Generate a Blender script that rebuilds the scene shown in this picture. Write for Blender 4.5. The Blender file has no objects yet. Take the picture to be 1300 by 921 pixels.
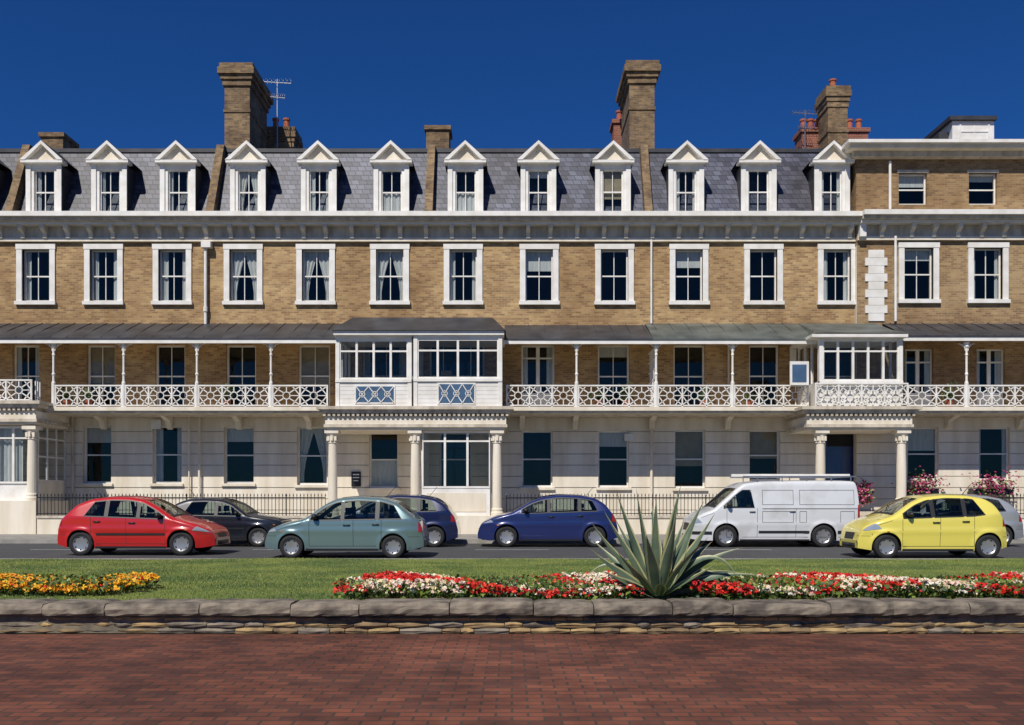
import bpy, math, random
import numpy as np
from mathutils import Vector
random.seed(7); rng=np.random.default_rng(5)
F=1126.0; HZ=630.0; H=1.45
def U(px,D): return (px-650)*D/F
def V(py,D): return H+(HZ-py)*D/F
scene=bpy.context.scene
# ---------------------------------------------------------------- materials
def nm(name):
    m=bpy.data.materials.new(name); m.use_nodes=True
    return m,m.node_tree.nodes,m.node_tree.links,m.node_tree.nodes['Principled BSDF']
def plain(name,c1,c2=None,rough=0.6,scale=3.0,bump=0.0,metal=0.0,coat=0.0,stretch=(1,1,1),detail=6,spec=None,lo=0.35,hi=0.65):
    m,n,l,b=nm(name)
    b.inputs['Roughness'].default_value=rough; b.inputs['Metallic'].default_value=metal
    if coat: b.inputs['Coat Weight'].default_value=coat; b.inputs['Coat Roughness'].default_value=0.04
    if spec is not None: b.inputs['Specular IOR Level'].default_value=spec
    if c2 is None: c2=tuple(x*0.8 for x in c1)
    tc=n.new('ShaderNodeTexCoord'); mp=n.new('ShaderNodeMapping'); mp.inputs['Scale'].default_value=stretch
    l.new(tc.outputs['Object'],mp.inputs['Vector'])
    nt=n.new('ShaderNodeTexNoise'); nt.inputs['Scale'].default_value=scale; nt.inputs['Detail'].default_value=detail
    l.new(mp.outputs['Vector'],nt.inputs['Vector'])
    r=n.new('ShaderNodeValToRGB'); r.color_ramp.elements[0].position=lo; r.color_ramp.elements[1].position=hi
    r.color_ramp.elements[0].color=(*c2,1); r.color_ramp.elements[1].color=(*c1,1)
    l.new(nt.outputs['Fac'],r.inputs['Fac']); l.new(r.outputs['Color'],b.inputs['Base Color'])
    if bump:
        bp=n.new('ShaderNodeBump'); bp.inputs['Strength'].default_value=bump; bp.inputs['Distance'].default_value=0.02
        l.new(nt.outputs['Fac'],bp.inputs['Height']); l.new(bp.outputs['Normal'],b.inputs['Normal'])
    return m
def brickmat(name,c1,c2,mort,bw,bh,ms,dark,rough=0.85,horizontal=False,bump=0.4,nscale=0.7,off=0.5,namt=0.55,stain=0.0):
    m,n,l,b=nm(name); b.inputs['Roughness'].default_value=rough
    tc=n.new('ShaderNodeTexCoord'); sp=n.new('ShaderNodeSeparateXYZ'); l.new(tc.outputs['Object'],sp.inputs[0])
    cb=n.new('ShaderNodeCombineXYZ')
    if horizontal:
        l.new(sp.outputs[0],cb.inputs[0]); l.new(sp.outputs[1],cb.inputs[1])
    else:
        a=n.new('ShaderNodeMath'); a.operation='ADD'; l.new(sp.outputs[0],a.inputs[0]); l.new(sp.outputs[1],a.inputs[1])
        l.new(a.outputs[0],cb.inputs[0]); l.new(sp.outputs[2],cb.inputs[1])
    bt=n.new('ShaderNodeTexBrick'); l.new(cb.outputs[0],bt.inputs['Vector'])
    bt.inputs['Color1'].default_value=(*c1,1); bt.inputs['Color2'].default_value=(*c2,1); bt.inputs['Mortar'].default_value=(*mort,1)
    bt.inputs['Scale'].default_value=1.0; bt.inputs['Mortar Size'].default_value=ms; bt.inputs['Brick Width'].default_value=bw
    bt.inputs['Row Height'].default_value=bh; bt.inputs['Bias'].default_value=-0.1; bt.offset=off
    nt=n.new('ShaderNodeTexNoise'); nt.inputs['Scale'].default_value=nscale; nt.inputs['Detail'].default_value=8; nt.inputs['Roughness'].default_value=0.65
    l.new(tc.outputs['Object'],nt.inputs['Vector'])
    r=n.new('ShaderNodeValToRGB'); r.color_ramp.elements[0].position=0.35; r.color_ramp.elements[1].position=0.62
    r.color_ramp.elements[0].color=(*dark,1); r.color_ramp.elements[1].color=(1,1,1,1); l.new(nt.outputs['Fac'],r.inputs['Fac'])
    mx=n.new('ShaderNodeMix'); mx.data_type='RGBA'; mx.blend_type='MULTIPLY'; mx.inputs[0].default_value=namt
    l.new(bt.outputs['Color'],mx.inputs[6]); l.new(r.outputs['Color'],mx.inputs[7]); last=mx.outputs[2]
    if stain:
        n2=n.new('ShaderNodeTexNoise'); n2.inputs['Scale'].default_value=0.22; n2.inputs['Detail'].default_value=5; l.new(tc.outputs['Object'],n2.inputs['Vector'])
        r2=n.new('ShaderNodeValToRGB'); r2.color_ramp.elements[0].position=0.4; r2.color_ramp.elements[1].position=0.58
        r2.color_ramp.elements[0].color=(0.62,0.55,0.48,1); r2.color_ramp.elements[1].color=(1,1,1,1); l.new(n2.outputs['Fac'],r2.inputs['Fac'])
        m2=n.new('ShaderNodeMix'); m2.data_type='RGBA'; m2.blend_type='MULTIPLY'; m2.inputs[0].default_value=stain
        l.new(last,m2.inputs[6]); l.new(r2.outputs['Color'],m2.inputs[7]); last=m2.outputs[2]
    l.new(last,b.inputs['Base Color'])
    bp=n.new('ShaderNodeBump'); bp.inputs['Strength'].default_value=bump; bp.inputs['Distance'].default_value=0.01; bp.invert=True
    l.new(bt.outputs['Fac'],bp.inputs['Height']); l.new(bp.outputs['Normal'],b.inputs['Normal'])
    return m
def glassmat(name,tint=(0.75,0.8,0.82),base=0.06,wob=0.06,gc=(1,0.9,0.78)):
    m,n,l,b=nm(name); n.remove(b); m.use_transparent_shadow=True
    out=n['Material Output']; tr=n.new('ShaderNodeBsdfTransparent'); tr.inputs[0].default_value=(*tint,1)
    gl=n.new('ShaderNodeBsdfGlossy'); gl.inputs['Roughness'].default_value=0.02; gl.inputs['Color'].default_value=(*gc,1)
    lw=n.new('ShaderNodeLayerWeight'); lw.inputs[0].default_value=0.5
    pw=n.new('ShaderNodeMath'); pw.operation='POWER'; pw.inputs[1].default_value=4.0; l.new(lw.outputs['Facing'],pw.inputs[0])
    ad=n.new('ShaderNodeMath'); ad.operation='ADD'; ad.inputs[1].default_value=base; ad.use_clamp=True; l.new(pw.outputs[0],ad.inputs[0])
    if wob:
        tc=n.new('ShaderNodeTexCoord'); nt=n.new('ShaderNodeTexNoise'); nt.inputs['Scale'].default_value=0.9; l.new(tc.outputs['Object'],nt.inputs['Vector'])
        bp=n.new('ShaderNodeBump'); bp.inputs['Strength'].default_value=wob; bp.inputs['Distance'].default_value=0.1
        l.new(nt.outputs['Fac'],bp.inputs['Height']); l.new(bp.outputs['Normal'],gl.inputs['Normal'])
    mx=n.new('ShaderNodeMixShader'); l.new(ad.outputs[0],mx.inputs[0]); l.new(tr.outputs[0],mx.inputs[1]); l.new(gl.outputs[0],mx.inputs[2])
    l.new(mx.outputs[0],out.inputs['Surface']); return m
BRICK=brickmat('yellow_brick',(0.56,0.37,0.165),(0.28,0.155,0.065),(0.45,0.36,0.23),0.235,0.082,0.009,(0.55,0.45,0.37),nscale=1.2,namt=0.6,stain=0.7)
BRICKR=brickmat('yellow_brick_b',(0.47,0.31,0.145),(0.25,0.145,0.068),(0.40,0.33,0.22),0.235,0.082,0.009,(0.55,0.46,0.38),nscale=1.2,namt=0.6,stain=0.7)
CHIM=brickmat('chimney_brick',(0.32,0.21,0.10),(0.13,0.08,0.045),(0.26,0.2,0.13),0.235,0.082,0.009,(0.35,0.3,0.28),nscale=1.6,namt=0.8)
REDB=brickmat('red_brick',(0.33,0.09,0.05),(0.2,0.06,0.04),(0.3,0.22,0.17),0.235,0.082,0.009,(0.5,0.45,0.4))
SLATE=brickmat('slate',(0.13,0.14,0.195),(0.035,0.04,0.065),(0.015,0.015,0.03),0.30,0.21,0.012,(0.45,0.45,0.52),rough=0.5,nscale=1.3,namt=0.8,stain=0.8)
PAVE=brickmat('paving_brick',(0.28,0.088,0.045),(0.12,0.042,0.028),(0.085,0.058,0.04),0.215,0.108,0.009,(0.4,0.36,0.33),horizontal=True,nscale=1.6,namt=0.9,bump=0.7,stain=0.8)
STUC=plain('cream_stucco',(0.80,0.73,0.61),(0.66,0.58,0.45),0.75,1.1,0.05,stretch=(2.2,2.2,0.35),detail=8)
STUC2=plain('grey_stone_moulding',(0.64,0.57,0.46),(0.42,0.36,0.28),0.8,2.0,0.1,stretch=(2,2,0.6))
WHITE=plain('white_paint',(0.82,0.80,0.76),(0.70,0.67,0.61),0.45,2.5)
GROOVE=plain('stucco_joint',(0.5,0.45,0.36),None,0.9)
LEAD=plain('dark_lead',(0.055,0.055,0.06),(0.025,0.024,0.027),0.5,1.5,0.1)
LEADG=plain('green_grey_lead',(0.13,0.145,0.13),(0.06,0.07,0.065),0.5,1.2,0.1)
IRON=plain('black_iron',(0.012,0.012,0.014),None,0.4)
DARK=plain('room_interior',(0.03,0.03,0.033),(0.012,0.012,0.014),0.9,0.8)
CURT=plain('curtain_cloth',(0.80,0.79,0.75),(0.58,0.57,0.53),0.9,6,stretch=(8,8,0.3))
BLIND=plain('roller_blind',(0.42,0.34,0.22),None,0.9)
GLASS=glassmat('window_glass',(0.72,0.76,0.78),0.035)
CARGLASS=glassmat('car_glass',(0.55,0.62,0.60),0.05,0)
BLUEDOOR=plain('blue_door_paint',(0.03,0.05,0.14),None,0.3,coat=0.5)
BLUEP=plain('blue_panel',(0.07,0.13,0.22),None,0.3)
POT=plain('terracotta',(0.42,0.12,0.06),None,0.8)
ALU=plain('aluminium',(0.45,0.45,0.46),None,0.35,metal=0.8)
# ---------------------------------------------------------------- mesh builder
class MB:
    def __init__(s): s.v=[];s.f=[];s.m=[];s.mats=[]
    def mi(s,mat):
        if mat not in s.mats: s.mats.append(mat)
        return s.mats.index(mat)
    def face(s,pts,mat):
        k=len(s.v); s.v.extend([tuple(p) for p in pts]); s.f.append(tuple(range(k,k+len(pts)))); s.m.append(s.mi(mat))
    def hexa(s,p,mat):
        k=len(s.v); s.v.extend([tuple(q) for q in p]); i=s.mi(mat)
        for q in ((0,3,2,1),(4,5,6,7),(0,1,5,4),(1,2,6,5),(2,3,7,6),(3,0,4,7)):
            s.f.append(tuple(k+a for a in q)); s.m.append(i)
    def box(s,x0,x1,y0,y1,z0,z1,mat):
        if x1<x0: x0,x1=x1,x0
        if z1<z0: z0,z1=z1,z0
        s.hexa([(x0,y0,z0),(x1,y0,z0),(x1,y1,z0),(x0,y1,z0),(x0,y0,z1),(x1,y0,z1),(x1,y1,z1),(x0,y1,z1)],mat)
    def px(s,a,b,t,bt,D,dep,mat): s.box(U(a,D),U(b,D),D,D+dep,V(bt,D),V(t,D),mat)
    def bar(s,p,q,w,d,mat):
        p=Vector(p);q=Vector(q);t=(q-p).normalized(); up=Vector((0,1,0))
        if abs(t.y)>0.9: up=Vector((0,0,1))
        n=t.cross(up).normalized()*w/2; u=up*d/2
        if abs(t.y)>1e-4: u=t.cross(n).normalized()*d/2
        s.hexa([p-n-u,p+n-u,p+n+u,p-n+u,q-n-u,q+n-u,q+n+u,q-n+u],mat)
    def ring(s,c,r,w,d,mat,n=12,a0=0,a1=2*math.pi):
        for i in range(n):
            a=a0+(a1-a0)*i/n;b=a0+(a1-a0)*(i+1)/n
            s.bar((c[0]+r*math.cos(a),c[1],c[2]+r*math.sin(a)),(c[0]+r*math.cos(b),c[1],c[2]+r*math.sin(b)),w,d,mat)
    def lathe(s,cx,cy,prof,n,mat):
        k=len(s.v); i=s.mi(mat)
        for r,z in prof:
            for j in range(n):
                a=2*math.pi*j/n; s.v.append((cx+r*math.cos(a),cy+r*math.sin(a),z))
        for q in range(len(prof)-1):
            for j in range(n):
                s.f.append((k+q*n+j,k+q*n+(j+1)%n,k+(q+1)*n+(j+1)%n,k+(q+1)*n+j)); s.m.append(i)
        s.f.append(tuple(k+(len(prof)-1)*n+j for j in range(n))); s.m.append(i)
    def obj(s,name,parent=None,smooth=False,angle=None):
        me=bpy.data.meshes.new(name); me.from_pydata(s.v,[],s.f)
        for m in s.mats: me.materials.append(m)
        me.polygons.foreach_set('material_index',s.m)
        if smooth: me.polygons.foreach_set('use_smooth',[True]*len(s.f))
        me.update(); o=bpy.data.objects.new(name,me); scene.collection.objects.link(o)
        if parent: o.parent=parent
        return o
def empty(name):
    o=bpy.data.objects.new(name,None); scene.collection.objects.link(o); o.empty_display_size=0.3; return o
def wall(mb,x0,x1,z0,z1,y,holes,mat,thick=0.3,gaps=(),gd=0.03,rev=None):
    hs=[h for h in holes if h[0]<x1 and h[1]>x0 and h[2]<z1 and h[3]>z0]
    xs={x0,x1};zs={z0,z1}
    for h in hs: xs|={max(h[0],x0),min(h[1],x1)}; zs|={max(h[2],z0),min(h[3],z1)}
    for g in gaps:
        if g[0]>z0 and g[1]<z1: zs|={g[0],g[1]}
    xs=sorted(xs);zs=sorted(zs)
    for a,b in zip(xs[:-1],xs[1:]):
        for c,d in zip(zs[:-1],zs[1:]):
            mx=(a+b)/2;mz=(c+d)/2
            if any(h[0]<mx<h[1] and h[2]<mz<h[3] for h in hs): continue
            if any(g[0]<mz<g[1] for g in gaps):
                mb.face([(a,y,c),(b,y,c),(b,y+gd,c),(a,y+gd,c)],mat); mb.face([(a,y,d),(b,y,d),(b,y+gd,d),(a,y+gd,d)],mat)
                mb.face([(a,y+gd,c),(b,y+gd,c),(b,y+gd,d),(a,y+gd,d)],GROOVE); continue
            mb.face([(a,y,c),(b,y,c),(b,y,d),(a,y,d)],mat)
    rv=rev or mat
    for h in hs:
        a,b,c,d=h[:4]; t=y+thick
        for q in ([(a,y,c),(a,t,c),(a,t,d),(a,y,d)],[(b,y,c),(b,t,c),(b,t,d),(b,y,d)],[(a,y,c),(b,y,c),(b,t,c),(a,t,c)],[(a,y,d),(b,y,d),(b,t,d),(a,t,d)]): mb.face(q,rv)
def window(fr,gl,cu,x0,x1,z0,z1,y,kind='2',cur=None,fw=0.055,dep=0.14):
    ya=y+dep
    fr.box(x0,x0+fw,ya,ya+0.07,z0,z1,WHITE); fr.box(x1-fw,x1,ya,ya+0.07,z0,z1,WHITE)
    fr.box(x0+fw,x1-fw,ya,ya+0.07,z1-fw,z1,WHITE); fr.box(x0+fw,x1-fw,ya-0.01,ya+0.07,z0,z0+fw*1.3,WHITE)
    zm=(z0+z1)/2+0.02*(random.random()-.5)
    if 'd' not in kind: fr.box(x0+fw,x1-fw,ya+0.005,ya+0.065,zm-0.025,zm+0.025,WHITE)
    xm=(x0+x1)/2
    if '2' in kind: fr.box(xm-0.014,xm+0.014,ya+0.015,ya+0.05,z0+fw,z1-fw,WHITE)
    if '4' in kind:
        for k in (1,2,3): fr.box(x0+(x1-x0)*k/4-0.018,x0+(x1-x0)*k/4+0.018,ya+0.012,ya+0.055,z0+fw,z1-fw,WHITE)
    if 'd' in kind:
        fr.box(xm-0.07,xm+0.07,ya+0.005,ya+0.065,z0+fw,z1-fw,WHITE); zt=z1-0.5
        fr.box(x0+fw,x1-fw,ya+0.008,ya+0.062,zt-0.03,zt+0.03,WHITE); fr.box(x0+fw,x1-fw,ya+0.008,ya+0.062,z0+0.06,z0+0.55,WHITE)
    gl.face([(x0+fw,ya+0.03,z0),(x1-fw,ya+0.03,z0),(x1-fw,ya+0.033,z1),(x0+fw,ya+0.033,z1)],GLASS)
    yc=ya+0.11; w=x1-x0
    def sheet(fa,fb,zb,zt,mat,n=14,rows=5):
        k=len(cu.v); i=cu.mi(mat); ph=random.random()*6
        for r in range(rows+1):
            t=r/rows; z=zb+(zt-zb)*t; a=fa(t);b=fb(t)
            for j in range(n+1):
                u=j/n; cu.v.append((a+(b-a)*u,yc+0.025*math.sin(u*n*1.3+ph),z))
        for r in range(rows):
            for j in range(n):
                q=k+r*(n+1)+j; cu.f.append((q,q+1,q+n+2,q+n+1)); cu.m.append(i)
    if cur=='drape':
        c=0.5+0.05*random.random(); lo=0.16+0.12*random.random()
        g=lambda t: lo+(c-lo)*max(0,(t-0.25)/0.75)**1.2
        sheet(lambda t:x0,lambda t:x0+w*g(t),z0,z1,CURT); sheet(lambda t:x1-w*g(t),lambda t:x1,z0,z1,CURT)
    elif cur=='side':
        a=0.14+0.14*random.random(); b=0.14+0.14*random.random()
        sheet(lambda t:x0,lambda t:x0+w*a,z0,z1,CURT,6); sheet(lambda t:x1-w*b,lambda t:x1,z0,z1,CURT,6)
    elif cur=='net': sheet(lambda t:x0,lambda t:x1,z0,z1,CURT,20)
    elif cur=='half': sheet(lambda t:x0,lambda t:x1,z0,zm,CURT,20)
    elif cur=='blind': cu.box(x0,x1,yc,yc+0.01,z0+(z1-z0)*(0.1+0.5*random.random()),z1,BLIND)
    elif cur=='wblind': cu.box(x0,x1,yc,yc+0.01,z1-(z1-z0)*(0.15+0.3*random.random()),z1,CURT)
def surround(fr,x0,x1,z0,z1,y,w=0.21,wt=0.2,mat=None):
    mat=mat or WHITE
    fr.box(x0-w,x0,y-0.06,y+0.10,z0,z1,mat); fr.box(x1,x1+w,y-0.06,y+0.10,z0,z1,mat)
    fr.box(x0-w-0.02,x1+w+0.02,y-0.075,y+0.10,z1,z1+wt,mat); fr.box(x0-w-0.04,x1+w+0.04,y-0.13,y+0.12,z0-0.14,z0,mat)
# ---------------------------------------------------------------- buildings
A=empty('brick_terrace_house'); B=empty('brick_terrace_house.001')
D=34.0; XL=U(-190,D); XM=U(1085,D); XR=U(1520,D)
sec=[-125,-38,46,132,219,309,401,495,588,684.5,780,874.5,969,1062.5]
secR=[1166,1254,1342,1430]
walls=MB(); trim=MB(); glz=MB(); cur=MB(); det=MB(); roof=MB()
wallsB=MB(); trimB=MB(); glzB=MB(); curB=MB(); roofB=MB()
zg=V(526,D); zf=V(306,D)
holes=[]
curt2=['side',None,'side','side','side','drape','drape','drape','side','wblind',None,'wblind',None,'side']
for i,c in enumerate(sec):
    h=(U(c-17.5,D),U(c+17.5,D),V(383,D),V(317,D)); holes.append(h)
    k=curt2[i]
    window(trim,glz,cur,*h,D,'2',k); surround(trim,*h,D)
# first floor
ff=[(-125,36,'2','side'),(-38,36,'2',None),(33,34,'2','side'),(128,36,'2','blind'),(216,38,'2',None),(306,38,'2',None),(399,40,'2','blind'),(490,60,'2','side'),(580,70,'4',None),(683,42,'d','side'),(779,40,'2','wblind'),(875,40,'2',None),(970,38,'2',None),(1066,40,'2',None)]
for c,w,k,cc in ff:
    h=(U(c-w/2,D),U(c+w/2,D),V(517,D),V(438,D)); holes.append(h)
    window(trim,glz,cur,*h,D,k,cc,fw=0.07)
wall(walls,XL,XM,zg,zf,D,holes,BRICK)
# ground floor
gh=[]
gw=[(-140,36,541,614,'s','half'),(-40,36,541,614,'s',None),(123,36,541,614,'s','wblind'),(212,37,541,614,'s','side'),(303,38,542,614,'s','wblind'),(396,38,542,616,'s','drape'),(487,37,547,620,'s','half'),
    (578,40,547,620,'s',None),(682,39,547,619,'s',None),(779,39,547,619,'s','wblind'),(876,39,546,620,'s','blind'),(971,39,546,611,'s','blind')]
for c,w,t,b,k,cc in gw:
    h=(U(c-w/2,D),U(c+w/2,D),V(b,D),V(t,D)); gh.append(h)
    window(trim,glz,cur,*h,D,k,cc,fw=0.06,dep=0.2); trim.box(h[0]-0.08,h[1]+0.08,D-0.10,D+0.1,h[2]-0.1,h[2],STUC)
door=(U(1048,D),U(1090,D),V(655,D),V(546,D)); gh.append(door)
gaps=[(z,z+0.028) for z in np.arange(0.9,4.3,0.43)]
wall(walls,XL,XM,0,zg,D,gh,STUC,thick=0.35,gaps=gaps)
trim.box(XL,XM,D-0.07,D+0.05,zg-0.16,zg+0.02,STUC2)
# blue door
trim.box(door[0],door[1],D+0.25,D+0.3,door[2],door[3],BLUEDOOR); 
trim.box(door[0]+0.15,door[1]-0.15,D+0.235,D+0.25,door[3]-0.62,door[3]-0.1,DARK)
for q in (0.15,0.68):
    trim.box(door[0]+q,door[0]+q+0.4,D+0.235,D+0.25,door[2]+0.25,door[2]+0.95,BLUEP); trim.box(door[0]+q,door[0]+q+0.4,D+0.235,D+0.25,door[2]+1.1,door[2]+2.2,BLUEDOOR)
# interior backing wall, floor plates
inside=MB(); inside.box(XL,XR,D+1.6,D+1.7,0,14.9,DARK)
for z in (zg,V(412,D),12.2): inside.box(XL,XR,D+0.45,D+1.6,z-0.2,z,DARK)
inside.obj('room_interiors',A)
# cornice
def cornice(tb,x0,x1,DD,pxs):
    zt=V(268,33.25)
    tb.box(x0,x1,DD-0.75,DD+0.35,V(274,33.25),zt,WHITE)
    tb.box(x0,x1,DD-0.62,DD+0.3,V(279,33.35),V(274,33.25)-0.002,STUC2)
    tb.box(x0,x1,DD-0.45,DD+0.25,V(284,33.5),V(279,33.35)-0.002,WHITE)
    tb.box(x0,x1,DD-0.08,DD+0.2,V(303,D),V(284,33.5)-0.002,STUC2)
    tb.box(x0,x1,DD-0.14,DD+0.2,V(308,D),V(303,D)-0.002,STUC)
    z1=V(284,33.5)-0.004; z0=V(304,D)
    for p in pxs:
        x=U(p,D)
        if not(x0<x<x1): continue
        w=0.075
        pr=[(DD-0.085,z0-0.06),(DD-0.2,z0),(DD-0.2,z0+0.15),(DD-0.42,z1-0.15),(DD-0.42,z1)]
        for (ya,za),(yb,zb) in zip(pr[:-1],pr[1:]): tb.hexa([(x-w,ya,za),(x+w,ya,za),(x+w,DD-0.08,za),(x-w,DD-0.08,za),(x-w,yb,zb),(x+w,yb,zb),(x+w,DD-0.08,zb),(x-w,DD-0.08,zb)],STUC)
bpx=[]
ss=sec+secR
for i in range(len(ss)-1):
    a,b=ss[i],ss[i+1]; bpx+= [a-14,a+14,(a+b)/2]
cornice(trim,XL,XM,D,bpx); cornice(trimB,XM+0.003,XR,D-0.2,bpx)
# mansard
zc=V(268,33.25)-0.02; zr=V(194,35.4)
roof.face([(XL,34.15,zc),(XM,34.15,zc),(XM,35.35,zr),(XL,35.35,zr)],SLATE)
roof.box(XL,XM,35.28,35.55,zr-0.03,zr+0.12,LEAD)
roof.face([(XL,35.5,zr+0.1),(XM,35.5,zr+0.1),(XM,41,zr+0.8),(XL,41,zr+0.8)],SLATE)
roof.face([(XL,46,12),(XM,46,12),(XM,41,zr+0.8),(XL,41,zr+0.8)],SLATE)
roof.box(XL,XM,45.5,46.2,0,12,CHIM)
roof.box(XL,XM,33.9,34.3,zc,zc+0.07,LEAD)
for p in (17,270,545,822,-160):
    x=U(p,34.2); w=0.15
    pts=[(33.85,zc-0.02),(33.85,zc+0.25),(35.1,zr+0.2),(35.9,zr+0.2),(35.9,zc)]
    L=[(x-w,y,z) for y,z in pts]; R=[(x+w,y,z) for y,z in pts]
    roof.face(L,CHIM); roof.face(R,CHIM)
    for j in range(5):
        k=(j+1)%5; roof.face([L[j],R[j],R[k],L[k]],CHIM)
dorm=[-118,-31,56,139,226,315,405,497,591,683.5,778,871,963,1056]
dc=['side','side','side','side','side','drape','side','half','half','wblind','blind','side',None,'side']
DD=34.0
for i,c in enumerate(dorm):
    x=U(c,DD); hw=0.62; z0=zc+0.03; z1=V(209,DD)
    h=(x-0.39,x+0.39,z0+0.12,z1-0.2)
    wall(trim,x-hw,x+hw,z0,z1,DD,[h],WHITE,0.16)
    trim.box(x-hw-0.06,x-hw+0.12,DD-0.05,DD-0.002,z0,z1,WHITE); trim.box(x+hw-0.12,x+hw+0.06,DD-0.05,DD-0.002,z0,z1,WHITE)
    window(trim,glz,cur,*h,DD-0.02,'2',dc[i],fw=0.045,dep=0.1)
    for sx in (-1,1): roof.box(x+sx*hw-0.02,x+sx*hw+0.02,DD+0.01,35.5,z0,z1,LEAD)
    trim.box(x-0.80,x+0.80,DD-0.22,DD+0.2,z1,z1+0.1,WHITE)
    za=V(181,DD)-0.03; zb=z1+0.1; e=0.82
    trim.face([(x-e+0.1,DD-0.04,zb),(x+e-0.1,DD-0.04,zb),(x,DD-0.04,za-0.08)],STUC)
    for sx in (-1,1):
        trim.hexa([(x+sx*e,DD-0.24,zb),(x+sx*(e-0.2),DD-0.24,zb),(x+sx*(e-0.2),DD+0.1,zb),(x+sx*e,DD+0.1,zb),
                   (x,DD-0.24,za+0.02),(x,DD-0.24,za-0.11),(x,DD+0.1,za-0.11),(x,DD+0.1,za+0.02)],WHITE)
        roof.face([(x+sx*e,DD-0.2,zb+0.025),(x+sx*e,35.9,zb+0.025),(x,35.9,za+0.035),(x,DD-0.2,za+0.035)],LEAD)
# right block upper floor
Dr=33.8
zs=V(272,33.05); zp=V(192,Dr)
hr=[]
for c in (1159,1248,1335,1425):
    h=(U(c-18,Dr),U(c+18,Dr),V(264,Dr)+0.12,V(220,Dr)); hr.append(h); window(trimB,glzB,curB,*h,Dr,'s','wblind')
    trimB.box(h[0]-0.06,h[1]+0.06,Dr-0.02,Dr+0.1,h[3],h[3]+0.12,STUC2)
XM2=XM+0.005
wall(wallsB,XM2,XR,zs-0.3,zp,Dr,hr,BRICKR)
wallsB.box(XM2-0.02,XM2+0.02,Dr+0.002,39,11,zp,BRICKR)
for a,b,d,m in ((180,184,0.75,WHITE),(184,189,0.6,STUC),(189,196,0.3,STUC2)):
    trimB.box(XM2-d*0.8,XR,Dr-d,Dr+1,V(b,Dr-0.5),V(a,Dr-0.5)-0.003,m)
roofB.face([(XM,34,zp+0.3),(XR,34,zp+0.3),(XR,41,zp+1.2),(XM,41,zp+1.2)],SLATE)
roofB.box(XM,XR,40.5,41,0,zp+1.1,CHIM)
# top dormer
Dt=36.0
roofB.px(1209,1262,152,184,Dt,2.2,WHITE); roofB.px(1206,1266,147,152,Dt-0.15,2.4,LEAD); roofB.px(1192,1208.5,168,184,Dt+0.3,2,LEAD)
window(trimB,glzB,curB,U(1218,Dt),U(1256,Dt),V(179,Dt),V(156,Dt),Dt-0.17,'2',None)
# 2nd floor right
hr=[]
for c in secR:
    h=(U(c-18.5,Dr),U(c+18.5,Dr),V(381,Dr),V(315,Dr)); hr.append(h); window(trimB,glzB,curB,*h,Dr,'2','wblind' if c<1200 else 'side'); surround(trimB,*h,Dr)
for c in (1167,1258,1345,1432):
    h=(U(c-18,Dr),U(c+18,Dr),V(517,Dr),V(443,Dr)); hr.append(h); window(trimB,glzB,curB,*h,Dr,'d','side')
wall(wallsB,XM2,XR,zg,zf,Dr,hr,BRICKR)
hr=[]
for c in (1172,1262.5,1350,1440):
    h=(U(c-19.5,Dr),U(c+19.5,Dr),V(610,Dr),V(543,Dr)); hr.append(h); window(trimB,glzB,curB,*h,Dr,'s','side' if c>1200 else 'wblind')
wall(wallsB,XM2,XR,0,zg-0.001,Dr,hr,STUC,gaps=gaps)
wallsB.box(XM2-0.01,XM2,Dr+0.003,D+0.1,0,zf,STUC)
trimB.box(XM2,XR,Dr-0.07,Dr,zg-0.16,zg+0.02,STUC2)
z=V(408,Dr); k=0
while z<V(308,Dr)-0.3:
    w=0.42 if k%2 else 0.30
    x=U(1112,Dr); trimB.box(x-w,x+w,Dr-0.045,Dr-0.002,z,z+0.292,WHITE); z+=0.302; k+=1
trimB.px(1092,1100,272,300,33.5,0.2,WHITE)
# downpipes
def pipe(mb,p,t,b,DDD,r=0.05,mat=None):
    mb.lathe(U(p,DDD),DDD,[(r,V(b,DDD)),(r,V(t,DDD))],8,mat or WHITE)
pipe(det,261,310,412,33.85,0.06); det.px(255,267,306,314,33.7,0.25,WHITE)
det.lathe(U(261,33.85),33.85,[(0.09,V(396,33.85)),(0.09,V(390,33.85))],8,WHITE)
pipe(det,827,300,411,33.88,0.04); pipe(det,827,530,650,33.85,0.05,STUC); pipe(det,92,530,650,33.85,0.05,STUC2); pipe(det,253,530,650,33.85,0.05,STUC)
pipe(det,1137,300,408,33.6,0.05); pipe(det,1130,205,266,33.6,0.05); pipe(det,240,530,640,33.86,0.03,STUC); pipe(det,925,437,515,33.9,0.04,STUC2)
det.px(1003,1011,440,488,33.9,0.05,WHITE)
det.px(446,458,599,618,33.93,0.05,IRON); det.px(448,456,602,603.5,33.92,0.02,WHITE); det.px(448,456,606,607.2,33.92,0.02,WHITE); det.px(449,455,610,611,33.92,0.02,WHITE)
det.px(192,204,533,545,33.9,0.08,WHITE); det.px(793,804,551,560,33.9,0.08,WHITE)
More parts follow.
